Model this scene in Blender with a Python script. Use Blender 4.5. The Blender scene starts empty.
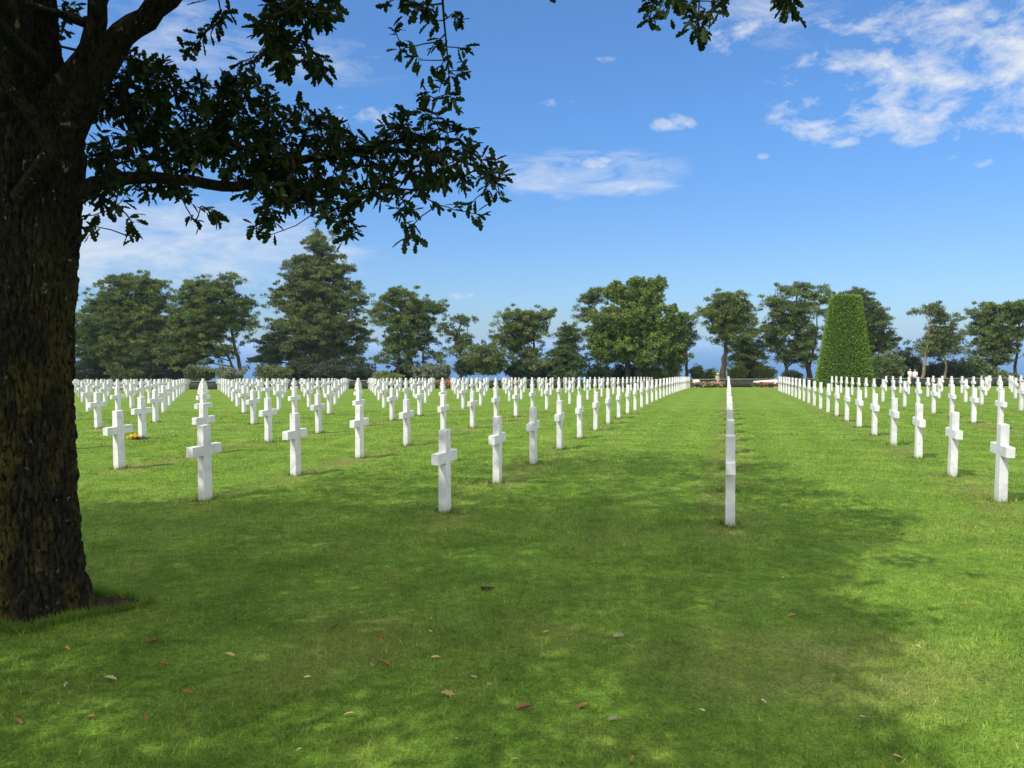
import bpy, math, random
import numpy as np
from mathutils import Vector, Euler, noise as mnoise

random.seed(7)
RNG = np.random.default_rng(11)
S = bpy.context.scene
COL = S.collection

# ------------------------------------------------------------------ camera and layout numbers
F = 760.0                       # focal length in pixels of a 1024 px wide frame
PITCH = 0.0539                  # camera tilted down
EYE = 1.738
TH = 0.27698                    # the grave lines run this far to the right of the view axis
CT, ST = math.cos(TH), math.sin(TH)
CP, SP = math.cos(PITCH), math.sin(PITCH)
CROSS_H = 0.92
ROLL = 0.004                    # the phone was held a hair off level


def gz(x, y):
    """height of the lawn: gently convex, dropping to the sea beyond the tree belt"""
    y = np.asarray(y, dtype=float)
    yy = np.clip(y, -40, 108)
    z = -(0.01467 * yy + 0.0002857 * yy * np.abs(yy))
    over = np.clip(y - 108, 0, 60)
    z = z - 0.0764 * over - 0.022 * over * over
    return z


def gzf(x, y):
    return float(gz(x, y))


def grave_xy(i, n):
    u = 3.0742 * i + 0.039
    v = 8.0027 + 2.01608 * n + 0.0993 * i
    return u * CT + v * ST, v * CT - u * ST


def project(p):
    x, y, z = p[0], p[1], p[2] - EYE
    d = y * CP - z * SP
    up = y * SP + z * CP
    if d <= 0.01:
        return None
    a, b = x / d, up / d
    return 512 + F * (a - b * ROLL), 384 - F * (b + a * ROLL), d


def at(px, py, Y):
    """the point on a photographed line of sight that lies Y metres out"""
    a, b = (px - 512) / F, (384 - py) / F
    a, b = a + b * ROLL, b - a * ROLL
    dy = CP + b * SP
    dz = -SP + b * CP
    k = Y / dy
    return Vector((a * k, Y, EYE + dz * k))


def on_ground(px, py):
    lo, hi = 1.0, 100.0
    for _ in range(60):
        m = (lo + hi) / 2
        p = at(px, py, m)
        if p.z > gzf(0, m):
            lo = m
        else:
            hi = m
    p = at(px, py, lo)
    p.z = gzf(p.x, p.y)
    return p


# ------------------------------------------------------------------ object helpers
def tag(o, label=None, cat=None, group=None, kind=None):
    if label: o['label'] = label
    if cat: o['category'] = cat
    if group: o['group'] = group
    if kind: o['kind'] = kind
    return o


def empty(name, loc):
    o = bpy.data.objects.new(name, None)
    o.location = loc
    o.empty_display_size = 0.3
    COL.objects.link(o)
    return o


def mesh_np(name, verts, loops, sizes, mat, parent=None, smooth=False, tint=None, loc=None):
    me = bpy.data.meshes.new(name)
    verts = np.asarray(verts, dtype=np.float32).reshape(-1, 3)
    loops = np.asarray(loops, dtype=np.int32).ravel()
    sizes = np.asarray(sizes, dtype=np.int32).ravel()
    me.vertices.add(len(verts)); me.vertices.foreach_set('co', verts.ravel())
    me.loops.add(len(loops)); me.loops.foreach_set('vertex_index', loops)
    me.polygons.add(len(sizes))
    st = np.zeros(len(sizes), dtype=np.int32); st[1:] = np.cumsum(sizes)[:-1]
    me.polygons.foreach_set('loop_start', st)
    me.polygons.foreach_set('loop_total', sizes)
    if smooth:
        me.polygons.foreach_set('use_smooth', np.ones(len(sizes), dtype=bool))
    me.update(calc_edges=True)
    if tint is not None:
        at_ = me.attributes.new('tint', 'FLOAT', 'POINT')
        at_.data.foreach_set('value', np.asarray(tint, dtype=np.float32))
    if mat: me.materials.append(mat)
    o = bpy.data.objects.new(name, me)
    COL.objects.link(o)
    if parent:
        o.parent = parent
    if loc is not None:
        o.location = loc
    return o


class Tubes:
    """collects tapered tubes into one mesh"""
    def __init__(self): self.v = []; self.l = []; self.s = []; self.n = 0

    def add(self, pts, rads, seg=6, cap=True):
        pts = [Vector(p) for p in pts]
        k0 = self.n
        ref = None
        for i, p in enumerate(pts):
            t = (pts[min(i + 1, len(pts) - 1)] - pts[max(i - 1, 0)])
            if t.length < 1e-6: t = Vector((0, 0, 1))
            t.normalize()
            if ref is None:
                ref = t.cross(Vector((0.31, 0.95, 0.05)))
                if ref.length < 1e-3: ref = t.cross(Vector((1, 0, 0)))
            ref = (ref - t * ref.dot(t))
            if ref.length < 1e-5: ref = t.orthogonal()
            ref.normalize()
            b = t.cross(ref)
            r = rads[i]
            for j in range(seg):
                a = 2 * math.pi * j / seg
                self.v.append(p + ref * (math.cos(a) * r) + b * (math.sin(a) * r))
        for i in range(len(pts) - 1):
            for j in range(seg):
                a0 = k0 + i * seg + j; a1 = k0 + i * seg + (j + 1) % seg
                self.l += [a0, a1, a1 + seg, a0 + seg]; self.s.append(4)
        if cap:
            e = k0 + (len(pts) - 1) * seg
            self.l += [e + j for j in range(seg)]; self.s.append(seg)
        self.n += len(pts) * seg

    def build(self, name, mat, parent=None, off=(0, 0, 0), smooth=True):
        v = np.array([tuple(p) for p in self.v]) - np.array(off)
        return mesh_np(name, v, self.l, self.s, mat, parent, smooth)


def box_verts(x0, x1, y0, y1, z0, z1):
    v = [(x0, y0, z0), (x1, y0, z0), (x1, y1, z0), (x0, y1, z0), (x0, y0, z1), (x1, y0, z1), (x1, y1, z1), (x0, y1, z1)]
    f = [(0, 3, 2, 1), (4, 5, 6, 7), (0, 1, 5, 4), (1, 2, 6, 5), (2, 3, 7, 6), (3, 0, 4, 7)]
    return v, f


# ------------------------------------------------------------------ materials
def new_mat(name):
    m = bpy.data.materials.new(name); m.use_nodes = True
    nt = m.node_tree
    return m, nt, nt.nodes['Principled BSDF'], nt.nodes['Material Output']


def N(nt, typ, **kw):
    n = nt.nodes.new(typ)
    for k, v in kw.items():
        if k.startswith('_'):
            setattr(n, k[1:], v)
        else:
            n.inputs[k.replace('__', ' ')].default_value = v
    return n


def ramp(nt, stops, fac=None, interp='LINEAR'):
    r = nt.nodes.new('ShaderNodeValToRGB')
    r.color_ramp.interpolation = interp
    e = r.color_ramp.elements
    e[0].position, e[0].color = stops[0][0], (*stops[0][1], 1)
    e[1].position, e[1].color = stops[-1][0], (*stops[-1][1], 1)
    for p, c in stops[1:-1]:
        x = e.new(p); x.color = (*c, 1)
    if fac is not None: nt.links.new(fac, r.inputs[0])
    return r


def mixc(nt, fac, a, b, mode='MIX'):
    m = nt.nodes.new('ShaderNodeMix'); m.data_type = 'RGBA'; m.blend_type = mode
    for val, idx in ((fac, 0), (a, 6), (b, 7)):
        if hasattr(val, 'is_output'): nt.links.new(val, m.inputs[idx])
        elif isinstance(val, (int, float)): m.inputs[idx].default_value = val
        else: m.inputs[idx].default_value = (*val, 1)
    return m.outputs[2]


def math_n(nt, op, a, b=None, clamp=False):
    m = nt.nodes.new('ShaderNodeMath'); m.operation = op; m.use_clamp = clamp
    for i, val in enumerate((a, b)):
        if val is None: continue
        if hasattr(val, 'is_output'): nt.links.new(val, m.inputs[i])
        else: m.inputs[i].default_value = val
    return m.outputs[0]


def noise_n(nt, vec, scale, detail=4, rough=0.55, dist=0.0):
    n = nt.nodes.new('ShaderNodeTexNoise')
    n.inputs['Scale'].default_value = scale; n.inputs['Detail'].default_value = detail
    n.inputs['Roughness'].default_value = rough; n.inputs['Distortion'].default_value = dist
    if vec is not None: nt.links.new(vec, n.inputs['Vector'])
    return n.outputs[0]


def world_pos(nt):
    return nt.nodes.new('ShaderNodeNewGeometry').outputs['Position']


def mapping(nt, vec, scale=(1, 1, 1), rot=(0, 0, 0), loc=(0, 0, 0)):
    m = nt.nodes.new('ShaderNodeMapping')
    m.inputs['Scale'].default_value = scale; m.inputs['Rotation'].default_value = rot; m.inputs['Location'].default_value = loc
    nt.links.new(vec, m.inputs[0])
    return m.outputs[0]


def bump(nt, h, strength, dist, bsdf):
    b = nt.nodes.new('ShaderNodeBump'); b.inputs['Strength'].default_value = strength; b.inputs['Distance'].default_value = dist
    nt.links.new(h, b.inputs['Height']); nt.links.new(b.outputs[0], bsdf.inputs['Normal'])
    return b


def lawn_colour(nt):
    """colour of the turf from its place on the ground: patches, mowing and worn strips beside the graves"""
    p = world_pos(nt)
    big = noise_n(nt, p, 0.35, 4, 0.55)
    mid = noise_n(nt, p, 1.7, 4, 0.6)
    fine = noise_n(nt, p, 14.0, 4, 0.7)
    c = ramp(nt, [(0.3, (0.096, 0.184, 0.021)), (0.52, (0.139, 0.236, 0.030)), (0.74, (0.204, 0.277, 0.047))], mid).outputs[0]
    c = mixc(nt, math_n(nt, 'MULTIPLY', big, 0.5), c, (0.148, 0.228, 0.032))
    f2 = ramp(nt, [(0.3, (0.62, 0.62, 0.62)), (0.7, (1.32, 1.32, 1.32))], fine).outputs[0]
    c = mixc(nt, 0.75, c, f2, 'MULTIPLY')
    tuf = ramp(nt, [(0.3, (0.70, 0.74, 0.70)), (0.5, (1, 1, 1)), (0.7, (1.28, 1.2, 1.25))], noise_n(nt, mapping(nt, p, loc=(3, 5, 0)), 4.6, 5, 0.7, 0.4)).outputs[0]
    c = mixc(nt, 0.9, c, tuf, 'MULTIPLY')
    # worn, browner strips along the grave lines
    rp = mapping(nt, p, rot=(0, 0, TH))
    sx = nt.nodes.new('ShaderNodeSeparateXYZ'); nt.links.new(rp, sx.inputs[0])
    wv = math_n(nt, 'COSINE', math_n(nt, 'MULTIPLY', math_n(nt, 'SUBTRACT', sx.outputs[0], 0.039), 2 * math.pi / 3.0742))
    strip = math_n(nt, 'MULTIPLY', math_n(nt, 'SUBTRACT', wv, 0.55, True), 2.0, True)
    far = math_n(nt, 'MULTIPLY', math_n(nt, 'SUBTRACT', sx.outputs[1], 6.5, True), 1.0, True)
    worn = noise_n(nt, p, 0.9, 5, 0.65)
    worn = math_n(nt, 'MULTIPLY', math_n(nt, 'SUBTRACT', worn, 0.42, True), 4.5, True)
    w = math_n(nt, 'MULTIPLY', math_n(nt, 'MULTIPLY', strip, far), worn)
    c = mixc(nt, math_n(nt, 'MULTIPLY', w, 0.7), c, (0.200, 0.180, 0.070))
    dry = noise_n(nt, mapping(nt, p, loc=(31, 7, 0)), 0.55, 5, 0.6)
    d = math_n(nt, 'MULTIPLY', math_n(nt, 'SUBTRACT', dry, 0.57, True), 5.0, True)
    c = mixc(nt, math_n(nt, 'MULTIPLY', d, 0.5), c, (0.225, 0.242, 0.062))
    # one bigger tired patch of turf at the near right
    vm = nt.nodes.new('ShaderNodeVectorMath'); vm.operation = 'DISTANCE'
    nt.links.new(mapping(nt, p, scale=(0.75, 1.25, 0)), vm.inputs[0]); vm.inputs[1].default_value = (1.75 * 0.75, 4.15 * 1.25, 0)
    tp = math_n(nt, 'MULTIPLY', math_n(nt, 'SUBTRACT', 1.0, vm.outputs['Value'], True), math_n(nt, 'MULTIPLY', math_n(nt, 'SUBTRACT', noise_n(nt, p, 3.2, 5, 0.65), 0.30, True), 3.0, True))
    c = mixc(nt, math_n(nt, 'MULTIPLY', tp, 0.75), c, (0.290, 0.275, 0.095))
    # faint mowing bands
    band = math_n(nt, 'ADD', math_n(nt, 'SINE', math_n(nt, 'MULTIPLY', sx.outputs[1], 2 * math.pi / 1.15)), math_n(nt, 'SINE', math_n(nt, 'MULTIPLY', sx.outputs[0], 2 * math.pi / 1.02)))
    bn = math_n(nt, 'ADD', 1.0, math_n(nt, 'MULTIPLY', band, 0.05))
    cb = nt.nodes.new('ShaderNodeCombineXYZ')
    for k in range(3): nt.links.new(bn, cb.inputs[k])
    c = mixc(nt, 1.0, c, cb.outputs[0], 'MULTIPLY')
    return c, p


def make_lawn_mat():
    m, nt, b, out = new_mat('lawn')
    c, p = lawn_colour(nt)
    h1 = noise_n(nt, p, 55.0, 5, 0.75)
    h2 = noise_n(nt, p, 7.0, 4, 0.6)
    h = math_n(nt, 'ADD', h1, math_n(nt, 'MULTIPLY', h2, 2.2))
    # turf colour goes darker where the fine height noise is low
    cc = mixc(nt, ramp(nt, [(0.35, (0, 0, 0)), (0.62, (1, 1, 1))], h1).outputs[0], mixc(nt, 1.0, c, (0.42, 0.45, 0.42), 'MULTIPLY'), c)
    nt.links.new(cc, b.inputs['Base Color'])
    b.inputs['Roughness'].default_value = 0.85
    b.inputs['Specular IOR Level'].default_value = 0.05
    bump(nt, h, 0.55, 0.035, b)
    return m


def make_blade_mat():
    m, nt, b, out = new_mat('grass_blades')
    c, p = lawn_colour(nt)
    t = nt.nodes.new('ShaderNodeAttribute'); t.attribute_name = 'tint'
    r = ramp(nt, [(0.0, (0.45, 0.50, 0.45)), (0.5, (1.0, 1.0, 1.0)), (0.82, (1.5, 1.38, 1.5)), (1.0, (2.5, 1.7, 3.2))], t.outputs['Fac']).outputs[0]
    c2 = mixc(nt, 1.0, c, r, 'MULTIPLY')
    nt.links.new(c2, b.inputs['Base Color'])
    b.inputs['Roughness'].default_value = 0.6
    b.inputs['Specular IOR Level'].default_value = 0.10
    tr = nt.nodes.new('ShaderNodeBsdfTranslucent'); nt.links.new(c2, tr.inputs[0])
    mx = nt.nodes.new('ShaderNodeMixShader'); mx.inputs[0].default_value = 0.3
    nt.links.new(b.outputs[0], mx.inputs[1]); nt.links.new(tr.outputs[0], mx.inputs[2]); nt.links.new(mx.outputs[0], out.inputs[0])
    return m


def make_leaf_mat(name, lo, hi, rough=0.5, trans=0.25, spec=0.3):
    m, nt, b, out = new_mat(name)
    t = nt.nodes.new('ShaderNodeAttribute'); t.attribute_name = 'tint'
    mid = tuple((a + c) / 2 for a, c in zip(lo, hi))
    c = ramp(nt, [(0.0, lo), (0.55, mid), (1.0, hi)], t.outputs['Fac']).outputs[0]
    nt.links.new(c, b.inputs['Base Color'])
    b.inputs['Roughness'].default_value = rough
    b.inputs['Specular IOR Level'].default_value = spec
    if trans > 0:
        tr = nt.nodes.new('ShaderNodeBsdfTranslucent'); nt.links.new(c, tr.inputs[0])
        mx = nt.nodes.new('ShaderNodeMixShader'); mx.inputs[0].default_value = trans
        nt.links.new(b.outputs[0], mx.inputs[1]); nt.links.new(tr.outputs[0], mx.inputs[2]); nt.links.new(mx.outputs[0], out.inputs[0])
    return m


def make_bark(name, dark, light, scale=1.0, moss=None):
    m, nt, b, out = new_mat(name)
    p = world_pos(nt)
    s = mapping(nt, p, scale=(1, 1, 0.4))
    n1 = noise_n(nt, s, 26 * scale, 6, 0.65, 0.4)
    n2 = noise_n(nt, p, 90 * scale, 4, 0.7)
    c = ramp(nt, [(0.36, dark), (0.66, light)], n1).outputs[0]
    if moss:
        mo = noise_n(nt, mapping(nt, p, scale=(1, 1, 0.45)), 3.1, 5, 0.65)
        f = math_n(nt, 'MULTIPLY', math_n(nt, 'SUBTRACT', mo, 0.42, True), 5.0, True)
        f = math_n(nt, 'MULTIPLY', f, ramp(nt, [(0.38, (0, 0, 0)), (0.56, (1, 1, 1))], n1).outputs[0])
        hz_ = nt.nodes.new('ShaderNodeSeparateXYZ'); nt.links.new(p, hz_.inputs[0])
        f = math_n(nt, 'MULTIPLY', f, math_n(nt, 'SUBTRACT', 1.0, math_n(nt, 'MULTIPLY', math_n(nt, 'SUBTRACT', hz_.outputs[2], 1.2), 0.7, True), True))
        c = mixc(nt, f, c, moss)
        li = noise_n(nt, mapping(nt, p, scale=(1, 1, 0.7)), 17.0, 3, 0.6)
        lf = math_n(nt, 'MULTIPLY', math_n(nt, 'SUBTRACT', li, 0.665, True), 22.0, True)
        c = mixc(nt, math_n(nt, 'MULTIPLY', lf, 0.75), c, (0.20, 0.205, 0.165))
    nt.links.new(c, b.inputs['Base Color'])
    b.inputs['Roughness'].default_value = 0.95
    b.inputs['Specular IOR Level'].default_value = 0.1
    h = math_n(nt, 'ADD', n1, math_n(nt, 'MULTIPLY', n2, 0.35))
    bump(nt, h, 0.9, 0.03, b)
    return m


def make_plain(name, col, rough=0.7, var=0.15, scale=20, bmp=0.0):
    m, nt, b, out = new_mat(name)
    p = world_pos(nt)
    n = noise_n(nt, p, scale, 4, 0.6)
    lo = tuple(c * (1 - var) for c in col); hi = tuple(min(1, c * (1 + var)) for c in col)
    nt.links.new(ramp(nt, [(0.3, lo), (0.7, hi)], n).outputs[0], b.inputs['Base Color'])
    b.inputs['Roughness'].default_value = rough
    if rough > 0.85: b.inputs['Specular IOR Level'].default_value = 0.08
    if bmp: bump(nt, n, 0.6, bmp, b)
    return m


def make_marble():
    m, nt, b, out = new_mat('white_marble')
    p = world_pos(nt)
    v = noise_n(nt, p, 6.0, 5, 0.6, 0.8)
    f = noise_n(nt, p, 60.0, 3, 0.6)
    c = ramp(nt, [(0.3, (0.43, 0.435, 0.435)), (0.5, (0.55, 0.55, 0.54)), (0.72, (0.62, 0.618, 0.60))], v).outputs[0]
    streak = noise_n(nt, mapping(nt, p, scale=(9, 9, 0.8)), 3.0, 4, 0.6)
    c = mixc(nt, math_n(nt, 'MULTIPLY', math_n(nt, 'SUBTRACT', streak, 0.5, True), 1.1, True), c, (0.52, 0.54, 0.52))
    # soil and moss splashed on the lowest few centimetres
    tc = nt.nodes.new('ShaderNodeTexCoord')
    sz = nt.nodes.new('ShaderNodeSeparateXYZ'); nt.links.new(tc.outputs['Object'], sz.inputs[0])
    low = math_n(nt, 'SUBTRACT', 1.0, math_n(nt, 'DIVIDE', sz.outputs[2], 0.10), True)
    c = mixc(nt, math_n(nt, 'MULTIPLY', math_n(nt, 'MULTIPLY', low, f), 0.9), c, (0.20, 0.23, 0.12))
    oi = nt.nodes.new('ShaderNodeObjectInfo')
    var = ramp(nt, [(0.0, (0.90, 0.91, 0.90)), (0.5, (0.98, 0.98, 0.97)), (1.0, (1.05, 1.05, 1.04))], oi.outputs['Random']).outputs[0]
    c = mixc(nt, 1.0, c, var, 'MULTIPLY')
    vein = noise_n(nt, mapping(nt, p, scale=(1, 1, 0.5), rot=(0.4, 0.2, 0)), 11.0, 6, 0.7, 2.5)
    vf = math_n(nt, 'SUBTRACT', 1.0, math_n(nt, 'MULTIPLY', math_n(nt, 'ABSOLUTE', math_n(nt, 'SUBTRACT', vein, 0.5)), 22.0), True)
    c = mixc(nt, math_n(nt, 'MULTIPLY', vf, 0.30), c, (0.40, 0.41, 0.42))
    nt.links.new(c, b.inputs['Base Color'])
    b.inputs['Roughness'].default_value = 0.6
    b.inputs['Specular IOR Level'].default_value = 0.25
    bump(nt, f, 0.15, 0.004, b)
    return m


M_LAWN = make_lawn_mat()
M_BLADE = make_blade_mat()
M_MARBLE = make_marble()
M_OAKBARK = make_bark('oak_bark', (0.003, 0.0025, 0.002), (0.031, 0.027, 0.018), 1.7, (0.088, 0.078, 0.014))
M_TWIG = make_plain('oak_twig', (0.035, 0.028, 0.020), 0.9, 0.3, 60)
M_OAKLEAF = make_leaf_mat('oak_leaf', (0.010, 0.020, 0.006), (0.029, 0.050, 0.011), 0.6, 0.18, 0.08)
M_PINEBARK = make_bark('pine_bark', (0.030, 0.023, 0.018), (0.090, 0.066, 0.048), 0.35)
M_PALEBARK = make_bark('pale_bark', (0.10, 0.08, 0.055), (0.24, 0.20, 0.14), 0.35)
M_PINE = make_leaf_mat('pine_needles', (0.036, 0.064, 0.015), (0.155, 0.198, 0.048), 0.6, 0.15, 0.2)
M_PINEDARK = make_leaf_mat('dark_pine_needles', (0.028, 0.051, 0.014), (0.116, 0.158, 0.040), 0.6, 0.12, 0.2)
M_PINEGREY = make_leaf_mat('greyish_pine_needles', (0.044, 0.068, 0.021), (0.160, 0.195, 0.060), 0.6, 0.15, 0.2)
M_DECID = make_leaf_mat('broad_leaves', (0.054, 0.096, 0.015), (0.175, 0.240, 0.040), 0.5, 0.25)
M_SHRUB = make_leaf_mat('shrub_leaves', (0.055, 0.085, 0.022), (0.150, 0.190, 0.055), 0.6, 0.2)
M_SHRUBPALE = make_leaf_mat('pale_shrub_leaves', (0.10, 0.125, 0.075), (0.22, 0.24, 0.15), 0.6, 0.2)
M_SHRUBYEL = make_leaf_mat('yellowish_shrub_leaves', (0.085, 0.12, 0.020), (0.21, 0.24, 0.05), 0.6, 0.25)
M_SHRUBDARK = make_leaf_mat('dark_shrub_leaves', (0.020, 0.034, 0.016), (0.055, 0.075, 0.030), 0.6, 0.15)
M_YEW = make_leaf_mat('clipped_yew_leaves', (0.042, 0.100, 0.008), (0.230, 0.345, 0.038), 0.5, 0.2)
M_YEWCORE = make_plain('yew_core', (0.018, 0.036, 0.006), 0.9, 0.4, 8)
M_SOIL = make_plain('dark_soil', (0.034, 0.024, 0.014), 0.95, 0.75, 28, 0.02)
M_STONE = make_plain('wall_stone', (0.035, 0.038, 0.026), 0.9, 0.4, 3.5, 0.02)
M_COPING = make_plain('wall_coping', (0.15, 0.15, 0.125), 0.8, 0.15, 5)
M_WHITESTONE = make_plain('white_stone', (0.74, 0.74, 0.71), 0.6, 0.06, 6)
M_BEDLEAF = make_leaf_mat('bed_leaves', (0.04, 0.06, 0.018), (0.12, 0.13, 0.04), 0.6, 0.2)
M_PINKFL = make_leaf_mat('pink_blooms', (0.34, 0.16, 0.12), (0.58, 0.40, 0.30), 0.6, 0.2)
M_REDFL = make_leaf_mat('red_blooms', (0.30, 0.05, 0.03), (0.48, 0.12, 0.07), 0.6, 0.2)
M_RUSTFL = make_leaf_mat('rust_blooms', (0.34, 0.10, 0.05), (0.52, 0.20, 0.11), 0.6, 0.2)
M_YELFL = make_leaf_mat('yellow_blooms', (0.72, 0.42, 0.02), (0.90, 0.68, 0.05), 0.6, 0.2)
M_SKIN = make_plain('skin', (0.50, 0.31, 0.23), 0.6, 0.08, 30)
M_WHITECLOTH = make_plain('white_cloth', (0.78, 0.77, 0.76), 0.8, 0.06, 30)
M_NAVYCLOTH = make_plain('navy_cloth', (0.030, 0.040, 0.085), 0.8, 0.2, 30)
M_BEIGECLOTH = make_plain('beige_cloth', (0.46, 0.37, 0.27), 0.8, 0.12, 30)
M_HAIR = make_plain('brown_hair', (0.045, 0.028, 0.018), 0.6, 0.3, 60)
M_STRAW = make_plain('straw_hat', (0.62, 0.50, 0.24), 0.8, 0.15, 60)

# ------------------------------------------------------------------ ground and sea
xs = np.unique(np.concatenate([np.arange(-260, -30, 6.0), np.arange(-30, 30, 0.5), np.arange(30, 261, 6.0)]))
ys = np.unique(np.concatenate([np.arange(-60, 0, 4.0), np.arange(0, 30, 0.5), np.arange(30, 168.1, 2.0)]))
gx, gy = np.meshgrid(xs, ys)
gzv = gz(gx, gy)
# tiny unevenness of old turf (under a centimetre)
und = np.array([mnoise.noise(Vector((a * 0.45, b * 0.45, 3.0))) for a, b in zip(gx.ravel(), gy.ravel())]).reshape(gx.shape)
gzv = gzv + und * 0.008
nx, ny = len(xs), len(ys)
idx = np.arange(nx * ny).reshape(ny, nx)
quads = np.stack([idx[:-1, :-1], idx[:-1, 1:], idx[1:, 1:], idx[1:, :-1]], -1).reshape(-1, 4)
lawn = mesh_np('ground', np.stack([gx, gy, gzv], -1).reshape(-1, 3), quads.ravel(), np.full(len(quads), 4), M_LAWN, smooth=True)
tag(lawn, 'mown green lawn sloping gently away under the rows of white crosses', 'lawn', kind='structure')

m, nt, b, out = new_mat('sea_water')
p = world_pos(nt)
w1 = noise_n(nt, mapping(nt, p, scale=(1, 0.6, 1)), 0.02, 5, 0.6)
nt.links.new(ramp(nt, [(0.3, (0.026, 0.085, 0.190)), (0.7, (0.034, 0.105, 0.230))], w1).outputs[0], b.inputs['Base Color'])
b.inputs['Roughness'].default_value = 0.45
b.inputs['Specular IOR Level'].default_value = 0.12
bump(nt, noise_n(nt, p, 0.25, 4, 0.6), 0.6, 0.6, b)
SEA_Z = -62.0
sv, sl, ss = [], [], []
rr = [120, 400, 1000, 2500, 6000, 14000, 26000]
for r in rr:
    for k in range(33):
        a = math.radians(-80 + 160 * k / 32)
        sv.append((r * math.sin(a), r * math.cos(a), SEA_Z))
for i in range(len(rr) - 1):
    for k in range(32):
        a = i * 33 + k
        sl += [a, a + 1, a + 34, a + 33]; ss.append(4)
sea = mesh_np('sea', sv, np.array(sl).reshape(-1, 4)[:, ::-1].ravel(), ss, m)
tag(sea, 'hazy blue sea seen between the trunks beyond the lawn', 'sea', kind='structure')

# ------------------------------------------------------------------ oak trunk position
OAK = Vector((-3.25, 5.12, 0)); OAK.z = gzf(OAK.x, OAK.y)


def soil_edge(a):
    """outer radius of the bare soil round the oak, wider on its right"""
    return 0.385 + 0.03 * math.sin(5 * a + 1) + 0.02 * math.sin(9 * a) + 0.26 * max(0, math.cos(a - 0.25)) ** 10


# bare soil
sv, sl, ss = [(OAK.x, OAK.y, OAK.z + 0.004)], [], []
ring = 72; rings = 6
for q in range(1, rings + 1):
    for k in range(ring):
        a = 2 * math.pi * k / ring
        r = soil_edge(a) * q / rings
        x, y = OAK.x + r * math.cos(a), OAK.y + r * math.sin(a)
        z = gzf(x, y) + 0.016 + 0.020 * mnoise.noise(Vector((x * 9, y * 9, 0))) - (0.022 if q == rings else 0)
        sv.append((x, y, z))
for k in range(ring):
    sl += [0, 1 + k, 1 + (k + 1) % ring]; ss.append(3)
for q in range(rings - 1):
    for k in range(ring):
        a0 = 1 + q * ring + k; a1 = 1 + q * ring + (k + 1) % ring
        sl += [a0, a0 + ring, a1 + ring, a1]; ss.append(4)
soil = mesh_np('bare_soil', sv, sl, ss, M_SOIL, smooth=True)
tag(soil, 'dark bare soil ringing the foot of the oak trunk', 'soil', kind='structure')
hole = on_ground(487, 589)
sv, sl, ss = [(0, 0, 0.006)], [], []
for k in range(20):
    a = 2 * math.pi * k / 20; r = 0.046 + 0.005 * math.sin(3 * a)
    sv.append((r * 1.15 * math.cos(a), r * math.sin(a), 0.008))
for k in range(20):
    sl += [0, 1 + k, 1 + (k + 1) % 20]; ss.append(3)
hs = mesh_np('soil_patch', sv, sl, ss, M_SOIL, smooth=True); hs.location = hole
tag(hs, 'small dark scrape of bare soil in the shaded lawn', 'soil', kind='structure')

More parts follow.
